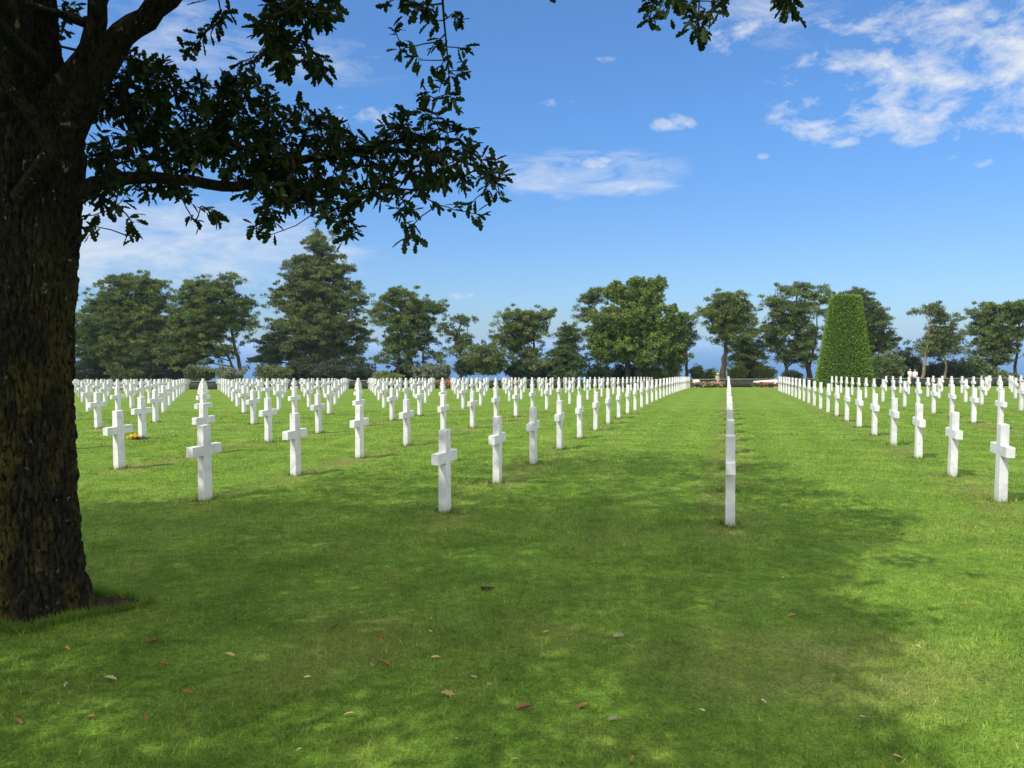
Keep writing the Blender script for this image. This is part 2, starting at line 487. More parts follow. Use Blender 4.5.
# ------------------------------------------------------------------ grass blades (uncountable)
def make_grass():
    bands = [(2.3, 4.2, 5600, 0.030, 0.0034), (4.2, 6.5, 3600, 0.031, 0.0042), (6.5, 10, 1900, 0.033, 0.0056),
             (10, 16, 800, 0.035, 0.0085), (16, 26, 230, 0.037, 0.014)]
    V, T = [], []
    for y0, y1, den, h, w in bands:
        wid = y1 * 0.72 + 1.2
        n = int(den * (y1 - y0) * 2 * wid)
        x = RNG.uniform(-wid, wid, n); y = RNG.uniform(y0, y1, n)
        keep = np.abs(x) < y * 0.72 + 1.2
        ang = np.arctan2(y - OAK.y, x - OAK.x); rad = np.hypot(x - OAK.x, y - OAK.y)
        se = 0.385 + 0.03 * np.sin(5 * ang + 1) + 0.02 * np.sin(9 * ang) + 0.26 * np.maximum(0, np.cos(ang - 0.25)) ** 10
        keep &= rad > se - 0.03 + 0.05 * RNG.random(n)
        keep &= np.hypot((x - hole.x) / 1.3, y - hole.y) > 0.022 + 0.03 * RNG.random(n)
        # patches of thinner and thicker turf
        pat = np.sin(x * 2.1 + 1.7 * np.sin(y * 1.3)) * np.sin(y * 2.7 + 1.1 * np.sin(x * 1.9)) * 0.5 + 0.5
        keep &= RNG.random(n) < 0.62 + 0.38 * pat
        x, y, pat = x[keep], y[keep], pat[keep]; n = len(x)
        z = gz(x, y) - 0.002
        az = RNG.uniform(0, 2 * np.pi, n)
        hh = h * RNG.uniform(0.55, 1.25, n) * (0.85 + 0.3 * pat)
        lean = np.abs(RNG.normal(0.55, 0.35, n)) * hh
        la = az + RNG.normal(np.pi / 2, 0.5, n)
        ww = w * RNG.uniform(0.7, 1.3, n) / 2
        a = np.stack([x - np.cos(az) * ww, y - np.sin(az) * ww, z], -1)
        c = np.stack([x + np.cos(az) * ww, y + np.sin(az) * ww, z], -1)
        t = np.stack([x + np.cos(la) * lean, y + np.sin(la) * lean, z + hh * 0.92], -1)
        V.append(np.stack([a, c, t], 1).reshape(-1, 3))
        T.append(np.repeat(np.clip(RNG.beta(2.2, 2.4, n) + (RNG.random(n) < 0.025) * 0.6, 0, 1), 3))
    # longer blades standing against the stem of the nearer crosses
    for i in range(-5, 4):
        for n_ in range(0, 9):
            cx, cy = grave_xy(i, n_)
            if cy > 26: continue
            k = 90
            a_ = RNG.uniform(0, 2 * np.pi, k)
            r_ = 0.085 + np.abs(RNG.normal(0, 0.04, k))
            x = cx + r_ * np.cos(a_); y = cy + r_ * np.sin(a_); z = gz(x, y) - 0.002
            az = RNG.uniform(0, 2 * np.pi, k); hh = RNG.uniform(0.03, 0.075, k); ww = 0.003 + 0.0003 * cy
            a = np.stack([x - np.cos(az) * ww, y - np.sin(az) * ww, z], -1)
            c = np.stack([x + np.cos(az) * ww, y + np.sin(az) * ww, z], -1)
            t = np.stack([x + RNG.normal(0, 0.02, k), y + RNG.normal(0, 0.02, k), z + hh], -1)
            V.append(np.stack([a, c, t], 1).reshape(-1, 3)); T.append(np.repeat(RNG.beta(2, 3, k), 3))
    # ragged turf edge round the bare soil at the oak
    k = 5200
    a_ = RNG.uniform(0, 2 * np.pi, k)
    r_ = 0.385 + 0.03 * np.sin(5 * a_ + 1) + 0.02 * np.sin(9 * a_) + 0.26 * np.maximum(0, np.cos(a_ - 0.25)) ** 10 + np.abs(RNG.normal(0, 0.035, k)) - 0.025
    x = OAK.x + r_ * np.cos(a_); y = OAK.y + r_ * np.sin(a_); z = gz(x, y)
    az = RNG.uniform(0, 2 * np.pi, k); hh = RNG.uniform(0.035, 0.085, k); ww = 0.0024
    a = np.stack([x - np.cos(az) * ww, y - np.sin(az) * ww, z], -1)
    c = np.stack([x + np.cos(az) * ww, y + np.sin(az) * ww, z], -1)
    t = np.stack([x + RNG.normal(0, 0.03, k), y + RNG.normal(0, 0.03, k), z + hh], -1)
    V.append(np.stack([a, c, t], 1).reshape(-1, 3)); T.append(np.repeat(RNG.beta(2, 3, k), 3))
    V = np.concatenate(V); T = np.concatenate(T)
    nf = len(V) // 3
    o = mesh_np('grass', V, np.arange(nf * 3), np.full(nf, 3), M_BLADE, tint=T)
    tag(o, 'short mown blades of green grass covering the lawn', 'grass', kind='stuff')


make_grass()

# ------------------------------------------------------------------ the crosses
def cross_mesh():
    import bmesh
    # outline of a Latin cross in the (along-line, up) plane, extruded across the line
    wv, L, ah, az_ = 0.146, 0.53, 0.122, 0.615
    s0, s1 = wv / 2 * 1.05, wv / 2 * 0.96
    z0 = -0.03
    out = [(-s0, z0), (s0, z0), (s1 * 1.02, az_ - ah / 2), (L / 2, az_ - ah / 2), (L / 2, az_ + ah / 2), (s1, az_ + ah / 2),
           (s1 * 0.97, CROSS_H), (-s1 * 0.97, CROSS_H), (-s1, az_ + ah / 2), (-L / 2, az_ + ah / 2), (-L / 2, az_ - ah / 2), (-s1 * 1.02, az_ - ah / 2)]
    bm = bmesh.new()
    th = 0.092 / 2
    a = [bm.verts.new((-th * (1.04 if z < 0.1 else 1), v, z)) for v, z in out]
    b_ = [bm.verts.new((th * (1.04 if z < 0.1 else 1), v, z)) for v, z in out]
    bm.faces.new(a[::-1]); bm.faces.new(b_)
    for k in range(12):
        bm.faces.new((a[k], a[(k + 1) % 12], b_[(k + 1) % 12], b_[k]))
    bmesh.ops.recalc_face_normals(bm, faces=bm.faces)
    bmesh.ops.bevel(bm, geom=list(bm.edges), offset=0.006, segments=2, affect='EDGES', profile=0.6)
    me = bpy.data.meshes.new('marble_cross')
    bm.to_mesh(me); bm.free()
    me.materials.append(M_MARBLE)
    return me


ORD = ['', 'first', 'second', 'third', 'fourth', 'fifth', 'sixth', 'seventh', 'eighth', 'ninth', 'tenth', 'eleventh', 'twelfth',
       'thirteenth', 'fourteenth', 'fifteenth', 'sixteenth', 'seventeenth', 'eighteenth', 'nineteenth', 'twentieth', 'twenty-first',
       'twenty-second', 'twenty-third', 'twenty-fourth', 'twenty-fifth', 'twenty-sixth', 'twenty-seventh', 'twenty-eighth',
       'twenty-ninth', 'thirtieth']
CM = cross_mesh()
N_END = 28
graves = []
for i in range(-34, 11):
    seen = 0
    for n in range(0, N_END + 1):
        if (i in (1, 2, 3) and n > 21) or (i in (4, 5) and n > 22): continue
        x, y = grave_xy(i, n)
        if y < 2: continue
        z = gzf(x, y)
        q0 = project((x, y, z)); q1 = project((x, y, z + CROSS_H))
        if q0 is None: continue
        half = 0.27 * F / q0[2]
        inside = -half * .5 < q0[0] < 1024 + half * .5 and q1[1] < 768
        behind_oak = q0[0] < 84 + 0 and True
        vis = inside and not (q0[0] + half < 86)
        if vis: seen += 1
        near_frame = -90 < q0[0] < 1114
        graves.append(dict(i=i, n=n, x=x, y=y, z=z, px=q0[0], vis=vis, near=near_frame, size=q0[1] - q1[1], k=seen))
shown = sorted([g for g in graves if g['vis']], key=lambda g: -g['size'])
single = shown[:300]
singles = {(g['i'], g['n']) for g in single}
nleft = {}
jit = random.Random(5)
for g in single:
    o = bpy.data.objects.new('marble_cross', CM)
    o.location = (g['x'], g['y'], g['z'])
    o.rotation_euler = (jit.gauss(0, 0.006), jit.gauss(0, 0.006), -TH + jit.gauss(0, 0.015))
    COL.objects.link(o)
    i, k = g['i'], g['k']
    if i == 0:
        lab = 'white marble cross seen edge-on, %s from the front of that end-on line' % ORD[k]
        if k == 1: lab = 'white marble cross seen edge-on, foremost of the end-on line'
    else:
        side = 'left' if i < 0 else 'right'
        lab = 'white marble cross, %s from the front in the %s line %s of the edge-on line' % (ORD[k], ORD[abs(i)], side)
    if (i, g['n']) == (-4, 3):
        lab = 'white marble cross with yellow flowers lying beside its foot'
    tag(o, lab, 'grave marker', 'white marble crosses in ruled lines across the lawn')
rest = [g for g in graves if (g['i'], g['n']) not in singles and g['near']]
cv = np.array([v.co[:] for v in CM.vertices]); cl = np.array([lv for pl in CM.polygons for lv in pl.vertices]); cs = np.array([len(pl.vertices) for pl in CM.polygons])
V, Lp, Sz = [], [], []
c_, s_ = math.cos(-TH), math.sin(-TH)
R = np.array([[c_, -s_, 0], [s_, c_, 0], [0, 0, 1]])
for q, g in enumerate(rest):
    V.append(cv @ R.T + np.array([g['x'], g['y'], g['z']])); Lp.append(cl + q * len(cv)); Sz.append(cs)
ro = mesh_np('distant_crosses', np.concatenate(V), np.concatenate(Lp), np.concatenate(Sz), M_MARBLE)
tag(ro, 'far ranks of small white marble crosses filling the end of the lawn', 'grave markers', kind='stuff')

# ------------------------------------------------------------------ foliage helpers
def tufts(centres, radii, per, size, rng, up=0.35, flat=0.55, aspect=0.45, tint_c=None, droop=0.0):
    """leaf-sized triangles scattered through clumps; centres (n,3), radii (n,)"""
    n = len(centres)
    c = np.repeat(centres, per, 0); r = np.repeat(radii, per)
    d = rng.normal(size=(n * per, 3)); d /= np.linalg.norm(d, axis=1)[:, None]
    rad = rng.random(n * per) ** 0.45
    off = d * (rad * r)[:, None]; off[:, 2] *= flat
    p = c + off
    axis = d * 0.8 + rng.normal(size=d.shape) * 0.55; axis[:, 2] += up - droop
    axis /= np.linalg.norm(axis, axis=1)[:, None]
    side = np.cross(axis, rng.normal(size=d.shape)); side /= np.linalg.norm(side, axis=1)[:, None] + 1e-9
    s = size * rng.uniform(0.6, 1.35, n * per)
    a = p - side * (s * aspect * 0.5)[:, None]; b_ = p + side * (s * aspect * 0.5)[:, None]; t = p + axis * s[:, None]
    v = np.stack([a, b_, t], 1).reshape(-1, 3)
    tc = np.repeat(tint_c if tint_c is not None else rng.random(n), per)
    
    tint = np.clip(tc * 0.65 + rng.random(n * per) * 0.35, 0, 1)
    return v, np.repeat(tint, 3)


def tri_mesh(name, v, tint, mat, parent, off):
    nf = len(v) // 3
    return mesh_np(name, v - np.array(off), np.arange(nf * 3), np.full(nf, 3), mat, parent, tint=tint)


def far_tree(name, label, cat, Y, blobs, trunks, mat, bark, seed, kind='pine', group=None, dens=1.0, spread=0.8, fill=0.8):
    """trunks: list of pixel polylines ((px,py)...), thickness in pixels at the foot. Crown clumps fill the blobs."""
    rng = np.random.default_rng(seed)
    bx = trunks[0][0][0][0] if trunks else blobs[0][0]
    base = at(bx, 388, Y); base.z = gzf(base.x, Y)
    root = empty(name, base)
    tag(root, label, cat, group)
    tb = Tubes()
    mpp = Y / F
    if kind in ('pine', 'broad'):
        extra = []
        for p_ in range(len(blobs)):
            for q_ in range(p_ + 1, len(blobs)):
                A, B = blobs[p_], blobs[q_]
                if math.hypot(A[0] - B[0], (A[1] - B[1]) * 1.2) < 0.9 * (max(A[2], A[3]) + max(B[2], B[3])) and rng.random() < fill:
                    extra.append(((A[0] + B[0]) / 2, (A[1] + B[1]) / 2, (A[2] + B[2]) * 0.30, (A[3] + B[3]) * 0.30))
        blobs = list(blobs) + extra
    centres, radii, tint, lim_pts = [], [], [], []
    for (cx, cy, rx, ry) in blobs:
        c = at(cx, cy, Y)
        Rx, Rz = rx * mpp * 1.06, ry * mpp * (1.25 if kind == 'pine' else 1.1)
        Ry = min(max(Rx, Rz) * spread, 4.5)
        oy = rng.uniform(-0.25, 0.25) * Ry
        lim_pts.append((c + Vector((0, oy, -Rz * 0.25)), Rx))
        area = math.pi * rx * ry
        if kind == 'pine': rc = 0.42
        elif kind == 'broad': rc = 0.40
        else: rc = 0.42
        n = max(5, int(area * mpp * mpp / (rc * rc) * (1.9 if kind == 'pine' else 1.5) * dens))
        if kind == 'pine':
            # limbs end in flat-bottomed pads of needle tufts with gaps between the pads
            m_ = max(3, int(n / 7.5))
            d = rng.normal(size=(m_, 3)); d /= np.linalg.norm(d, axis=1)[:, None]
            rad = rng.uniform(0.2, 1.0, m_) ** 0.5
            pad = np.array([c.x, c.y + oy, c.z]) + d * rad[:, None] * np.array([max(Rx - 0.6, 0.15), max(Ry - 0.6, 0.15), max(Rz - 0.3, 0.1)])
            ptint = np.clip(rng.normal(0.5, 0.25, m_), 0, 1)
            own = rng.integers(0, m_, n)
            sp = rng.normal(size=(n, 2)) * rng.uniform(0.40, 0.75, m_)[own][:, None]
            pc = pad[own].copy(); pc[:, :2] += sp
            pc[:, 2] += 0.26 - 0.28 * (sp ** 2).sum(1) + rng.normal(0, 0.12, n)
            centres.append(pc); radii.append(rng.uniform(0.6, 1.3, n) * rc)
            tint.append(np.clip(ptint[own] + rng.normal(0, 0.15, n), 0, 1))
        else:
            d = rng.normal(size=(n, 3)); d /= np.linalg.norm(d, axis=1)[:, None]
            rad = rng.uniform(0.35, 1.0, n) ** 0.6
            pc = np.array([c.x, c.y + oy, c.z]) + d * rad[:, None] * np.array([max(Rx - rc * 0.6, 0.2), max(Ry - rc * 0.6, 0.2), max(Rz - rc * 0.4, 0.2)])
            centres.append(pc); radii.append(rng.uniform(0.65, 1.35, n) * rc)
            tint.append(np.clip(rng.normal(0.5, 0.26, n), 0, 1))
        # a few straggling tufts that break the outline
        k = max(3, n // (9 if kind == 'pine' else 4))
        d = rng.normal(size=(k, 3)); d[:, 2] = np.abs(d[:, 2]) * 0.8; d /= np.linalg.norm(d, axis=1)[:, None]
        pe = np.array([c.x, c.y + oy, c.z]) + d * np.array([Rx, Ry, Rz]) * rng.uniform(0.92, 1.18, k)[:, None]
        centres.append(pe); radii.append(rng.uniform(0.5, 0.9, k) * rc)
        tint.append(np.clip(rng.normal(0.6, 0.25, k), 0, 1))
    centres = np.concatenate(centres); radii = np.concatenate(radii); tint = np.concatenate(tint)
    centres[:, 2] = np.maximum(centres[:, 2], gz(centres[:, 0], centres[:, 1]) + 0.15)
    # trunk polylines
    segs = []
    for pl, w in trunks:
        pts = []
        for j, (px, py) in enumerate(pl):
            q = at(px, py, Y)
            if j == 0: q.z = gzf(q.x, Y) - 0.15
            q.y += rng.uniform(-0.2, 0.2) if j else 0
            pts.append(q)
        fine = [pts[0]]
        for a, b2 in zip(pts[:-1], pts[1:]):
            for t in (0.25, 0.5, 0.75, 1.0):
                q = a.lerp(b2, t)
                if t < 1: q += Vector((rng.normal(0, 0.06), rng.normal(0, 0.06), 0))
                fine.append(q)
        r0 = w * mpp / 2
        tb.add(fine, [max(0.03, r0 * (1.18 if k == 0 else 1) * (1 - 0.75 * k / (len(fine) - 1))) for k in range(len(fine))], 8)
        for k in range(len(fine)): segs.append((fine[k], r0 * (1 - 0.75 * k / (len(fine) - 1))))
    # limbs from the nearest lower trunk point to each blob, then a few twigs out to clumps
    if trunks:
        for c, Rx in lim_pts:
            cand = [s for s in segs if s[0].z < c.z - 0.1] or [segs[0]]
            s = min(cand, key=lambda q: (q[0] - c).length + 0.35 * abs(q[0].z - c.z + 1.0))
            mid = s[0].lerp(c, 0.5) + Vector((rng.normal(0, 0.15), rng.normal(0, 0.15), 0.25))
            r0 = max(0.05, min(s[1] * 0.55, 0.16))
            tb.add([s[0], mid, c], [r0, r0 * 0.7, r0 * 0.35], 6)
            dd = np.linalg.norm(centres - np.array(c[:]), axis=1)
            near = np.where(dd < Rx * 1.1 + 0.5)[0]
            for j in rng.choice(near, min(len(near), 6), replace=False) if len(near) else []:
                e = Vector(centres[j])
                tb.add([mid.lerp(c, 0.6), c.lerp(e, 0.5) + Vector((0, 0, -0.1)), e], [r0 * 0.4, r0 * 0.25, 0.02], 5)
        tb.build('trunk', bark, root, base)
    if kind == 'pine':
        v, t = tufts(centres, radii, 64, 0.24, rng, up=0.7, flat=0.5, aspect=0.32, tint_c=tint)
    elif kind == 'broad':
        v, t = tufts(centres, radii, 80, 0.19, rng, up=0.1, flat=0.8, aspect=0.7, tint_c=tint)
    else:
        v, t = tufts(centres, radii, 65, 0.19, rng, up=0.3, flat=0.75, aspect=0.6, tint_c=tint)
    tri_mesh('crown' if trunks else 'foliage', v, t, mat, root, base)
    return root


GT = 'trees in the belt beyond the graves'
PINE = 'pine tree'
far_tree('pine_tree', 'broad low-domed pine just right of the oak trunk, leftmost of the far trees', PINE, 84,
         [(124, 300, 42, 20), (98, 322, 28, 20), (140, 326, 50, 22), (104, 350, 36, 17), (150, 288, 20, 11), (160, 348, 34, 20), (88, 345, 18, 22), (128, 284, 18, 10), (130, 364, 50, 10)],
         [([(150, 388), (148, 355), (140, 320), (136, 292)], 7), ([(116, 388), (112, 362), (104, 335)], 5)], M_PINE, M_PINEBARK, 1, group=GT)
far_tree('pine_tree', 'pine with ragged top and bare leaning trunk between the domed pine and the tallest tree', PINE, 82,
         [(208, 300, 28, 17), (228, 283, 13, 8), (205, 324, 30, 17), (240, 308, 15, 12), (214, 346, 26, 13), (190, 350, 18, 16), (242, 326, 13, 8), (196, 290, 12, 10), (182, 314, 16, 14), (176, 338, 18, 14), (184, 360, 22, 9)],
         [([(243, 388), (241, 372), (235, 352), (230, 320), (222, 295)], 5), ([(232, 388), (236, 372), (224, 350), (208, 318)], 3.5)], M_PINE, M_PINEBARK, 2, group=GT)
far_tree('pine_tree', 'tallest pointed conifer of the belt, rising left of centre under the oak leaves', 'conifer', 86,
         [(320, 246, 15, 15), (302, 268, 16, 11), (336, 268, 17, 11), (318, 284, 32, 14), (290, 298, 20, 13), (352, 296, 15, 13), (318, 308, 44, 14), (316, 328, 50, 14), (284, 342, 30, 13), (348, 342, 25, 13), (306, 358, 42, 11), (264, 360, 17, 8), (346, 362, 28, 8), (322, 266, 12, 12)],
         [([(312, 388), (313, 340), (318, 280), (320, 238)], 8), ([(300, 388), (296, 370), (286, 348)], 4), ([(357, 388), (352, 372), (346, 352)], 4)], M_PINEGREY, M_PINEBARK, 3, group=GT)
far_tree('pine_tree', 'round-headed pine on two bare curving trunks, right of the tallest conifer', PINE, 82,
         [(405, 303, 30, 14), (384, 314, 16, 12), (426, 312, 20, 12), (408, 324, 32, 10), (394, 343, 18, 6), (430, 340, 13, 5), (405, 350, 26, 7), (410, 363, 16, 5), (382, 362, 9, 5), (434, 357, 11, 5), (400, 334, 16, 6)],
         [([(418, 388), (414, 370), (408, 352), (412, 330), (410, 305)], 5), ([(399, 388), (399, 360), (398, 330)], 4), ([(424, 380), (423, 350), (430, 322)], 3)], M_PINE, M_PINEBARK, 4, group=GT, dens=0.85)
far_tree('pine_tree', 'slender sparse pine with a small crown beside the round-headed pine', PINE, 80,
         [(464, 321, 11, 6), (454, 335, 11, 5), (446, 328, 7, 4), (466, 346, 9, 4), (455, 350, 10, 4)],
         [([(460, 388), (461, 360), (458, 338), (462, 318)], 4.5), ([(467, 372), (464, 350), (468, 325)], 2)], M_PINEDARK, M_PINEBARK, 5, group=GT, dens=0.8)
far_tree('pine_tree', 'flat-topped pine with leaning crown, left of the small dark cone-shaped conifer', PINE, 80,
         [(514, 320, 16, 10), (538, 314, 16, 6), (509, 338, 18, 9), (535, 332, 15, 9), (528, 362, 16, 5), (524, 350, 20, 8), (548, 318, 8, 4)],
         [([(537, 388), (538, 370), (534, 345), (530, 318)], 4.5), ([(513, 388), (512, 368), (512, 340)], 4)], M_PINE, M_PINEBARK, 6, group=GT)
far_tree('conifer_tree', 'small dark cone-shaped conifer left of the big leafy tree', 'conifer', 78,
         [(568, 331, 6, 7), (568, 343, 11, 9), (568, 355, 16, 10), (568, 368, 20, 11)],
         [([(568, 388), (568, 350), (568, 326)], 4)], M_PINEDARK, M_PINEBARK, 7, group=GT, dens=1.5)
far_tree('pine_tree', 'pine half hidden behind the left side of the big leafy tree', PINE, 88,
         [(590, 303, 11, 10), (585, 320, 8, 8), (598, 293, 9, 6), (592, 334, 9, 6)],
         [([(598, 388), (598, 350), (594, 305)], 4)], M_PINEGREY, M_PINEBARK, 8, group=GT)
far_tree('broadleaf_tree', 'big bright leafy broadleaf tree at the centre of the belt', 'tree', 78,
         [(640, 300, 22, 14), (654, 287, 11, 9), (616, 294, 12, 10), (624, 322, 30, 17), (652, 322, 27, 18), (614, 348, 24, 16), (645, 350, 32, 18), (668, 340, 18, 17), (674, 358, 14, 12), (600, 338, 12, 12), (636, 283, 8, 6)],
         [([(628, 388), (628, 360), (630, 320), (636, 295)], 7), ([(640, 386), (644, 360), (656, 325)], 5)], M_DECID, M_PINEBARK, 9, 'broad', group=GT, dens=1.25, fill=0.5)
far_tree('pine_tree', 'dark pine half hidden behind the right side of the big leafy tree', PINE, 84,
         [(682, 320, 12, 8), (690, 333, 8, 7), (687, 346, 7, 6), (676, 330, 8, 8)],
         [([(686, 388), (687, 360), (684, 325)], 4)], M_PINEDARK, M_PINEBARK, 10, group=GT)
far_tree('pine_tree', 'round-crowned pine with a bare dark trunk beyond the pink flower bed', PINE, 76,
         [(727, 302, 19, 10), (712, 313, 13, 8), (741, 311, 14, 10), (727, 323, 21, 8), (742, 325, 13, 7), (714, 330, 10, 5), (728, 337, 15, 6)],
         [([(724, 388), (724, 365), (727, 340), (727, 305)], 6.5)], M_PINE, M_PINEBARK, 11, group=GT, dens=0.95)
far_tree('pine_tree', 'low dark pine tucked right behind the bare-trunked round pine', PINE, 82,
         [(746, 338, 14, 11), (742, 354, 16, 12), (757, 352, 10, 10), (748, 366, 12, 6)],
         [([(749, 388), (748, 368), (746, 340)], 3.5)], M_PINEDARK, M_PINEBARK, 12, group=GT)
far_tree('pine_tree', 'wide layered pine standing just left of the clipped green cone', PINE, 82,
         [(796, 291, 21, 7), (774, 302, 15, 7), (815, 302, 13, 9), (790, 314, 25, 9), (776, 333, 21, 8), (802, 333, 23, 11), (786, 351, 21, 9), (770, 345, 11, 6), (796, 361, 22, 5), (808, 352, 16, 6), (824, 293, 6, 4)],
         [([(812, 388), (809, 370), (800, 350), (797, 315), (796, 290)], 6), ([(785, 388), (786, 368), (782, 345)], 5), ([(806, 365), (815, 345), (818, 310)], 3)], M_PINE, M_PINEBARK, 13, group=GT)
far_tree('pine_tree', 'big layered pine rising directly behind the clipped green cone', PINE, 86,
         [(850, 297, 18, 9), (868, 310, 18, 10), (872, 330, 20, 11), (886, 344, 19, 7), (868, 354, 18, 9), (838, 312, 16, 12), (880, 318, 10, 6), (860, 336, 22, 14)],
         [([(856, 388), (856, 350), (853, 300)], 7), ([(870, 384), (872, 355), (876, 335)], 4)], M_PINEDARK, M_PINEBARK, 14, group=GT)
far_tree('pine_tree', 'thin open pine with a pale leaning trunk beyond the two standing people', PINE, 78,
         [(926, 315, 15, 5), (949, 319, 12, 4), (938, 330, 15, 8), (946, 344, 14, 8), (929, 346, 9, 6), (956, 336, 7, 6), (940, 356, 14, 6), (934, 308, 8, 4)],
         [([(921, 388), (923, 370), (927, 345), (930, 315)], 4.2), ([(945, 386), (945, 360), (940, 325)], 3)], M_PINEGREY, M_PALEBARK, 15, group=GT, dens=0.85)
far_tree('pine_tree', 'wide flat-layered pine at the right edge of the view', PINE, 82,
         [(984, 311, 18, 6), (1008, 309, 16, 6), (1000, 323, 26, 8), (980, 336, 15, 6), (1006, 342, 24, 8), (1032, 328, 20, 14), (1002, 361, 20, 5), (990, 352, 19, 6), (1022, 312, 14, 6)],
         [([(993, 388), (994, 365), (998, 335), (1000, 308)], 6.5), ([(1015, 388), (1015, 360), (1018, 320)], 4)], M_PINE, M_PINEBARK, 16, group=GT)

# shrubs of the belt
GS = 'shrubs below the belt of trees'
SH = [
    (92, 372, 26, 9, 84, M_SHRUBDARK, 'dark shrub at the foot of the broad domed pine, left end'),
    (166, 371, 24, 9, 83, M_SHRUBDARK, 'dark shrub under the right half of the broad domed pine'),
    (202, 373, 14, 7, 80, M_SHRUB, 'olive shrub closing the gap between two blocks of crosses'),
    (230, 374, 12, 6, 79, M_SHRUBPALE, 'pale greyish shrub left of the leaning bare trunk'),
    (272, 374, 16, 7, 80, M_SHRUB, 'olive shrub at the left foot of the tallest conifer'),
    (330, 372, 22, 8, 81, M_SHRUBDARK, 'dark shrub under the tallest conifer'),
    (388, 377, 12, 4, 79, M_SHRUBYEL, 'yellowish low shrub below the two-trunked pine'),
    (432, 373, 16, 8, 81, M_SHRUBPALE, 'pale twiggy shrub behind the rust-coloured flower bed'),
    (486, 360, 20, 14, 77, M_SHRUB, 'tall rounded olive bush right of the slender sparse pine'),
    (466, 366, 10, 9, 78, M_SHRUBDARK, 'dark bush at the foot of the slender sparse pine'),
    (524, 370, 18, 9, 79, M_SHRUBDARK, 'dark bush beneath the flat-topped pine'),
    (600, 373, 13, 7, 80, M_SHRUB, 'olive shrub at the left foot of the big leafy tree'),
    (660, 374, 18, 6, 79, M_SHRUBYEL, 'yellowish shrub at the right foot of the big leafy tree'),
    (697, 373, 6, 7, 80, M_SHRUB, 'small lone upright shrub against the sea, left of the bare-trunked pine'),
    (712, 376, 7, 5, 80, M_SHRUB, 'low shrub hugging the left side of the bare dark trunk'),
    (737, 373, 9, 7, 80, M_SHRUBYEL, 'yellowish shrub right of the bare dark trunk'),
    (765, 374, 9, 6, 80, M_SHRUBYEL, 'yellowish shrub behind the red flower bed'),
    (792, 377, 9, 5, 80, M_SHRUBDARK, 'low dark shrub between the trunks left of the clipped cone'),
    (886, 368, 14, 12, 78, M_SHRUB, 'olive bush right of the clipped green cone'),
    (905, 364, 13, 12, 80, M_SHRUBDARK, 'dark bush behind the two standing people'),
    (944, 372, 16, 9, 80, M_SHRUBDARK, 'dark bush right of the pale leaning trunk'),
    (974, 370, 17, 9, 80, M_SHRUB, 'olive bush left of the wide pine at the right edge'),
    (128, 374, 16, 8, 82, M_SHRUB, 'olive shrub below the middle of the broad domed pine'),
    (300, 371, 14, 8, 82, M_SHRUBDARK, 'dark shrub between the leaning stems under the tallest conifer'),
    (362, 374, 12, 7, 82, M_SHRUBDARK, 'dark shrub at the right foot of the tallest conifer'),
    (408, 374, 13, 6, 83, M_SHRUBDARK, 'dark shrub behind the stems of the two-trunked pine'),
    (552, 372, 12, 8, 81, M_SHRUBDARK, 'dark shrub at the left foot of the small cone-shaped conifer'),
    (628, 374, 18, 7, 81, M_SHRUBDARK, 'dark shrub in the shade of the big leafy tree'),
    (752, 373, 12, 8, 81, M_SHRUBDARK, 'dark shrub under the low dark pine'),
    (920, 373, 12, 8, 82, M_SHRUBDARK, 'dark shrub behind the pale leaning trunk'),
    (1006, 378, 12, 5, 80, M_SHRUB, 'low shrub between the two trunks at the right edge'),
]
for j, (cx, cy, rx, ry, Y, mt, lab) in enumerate(SH):
    far_tree('coastal_shrub', lab, 'shrub', Y, [(cx, cy, rx * 1.15, ry * 1.12), (cx - rx * .35, cy + ry * .4, rx * .7, ry * .7), (cx + rx * .4, cy + ry * .5, rx * .6, ry * .6)], [], mt, None, 100 + j, 'shrub', group=GS, dens=1.3, spread=0.7)

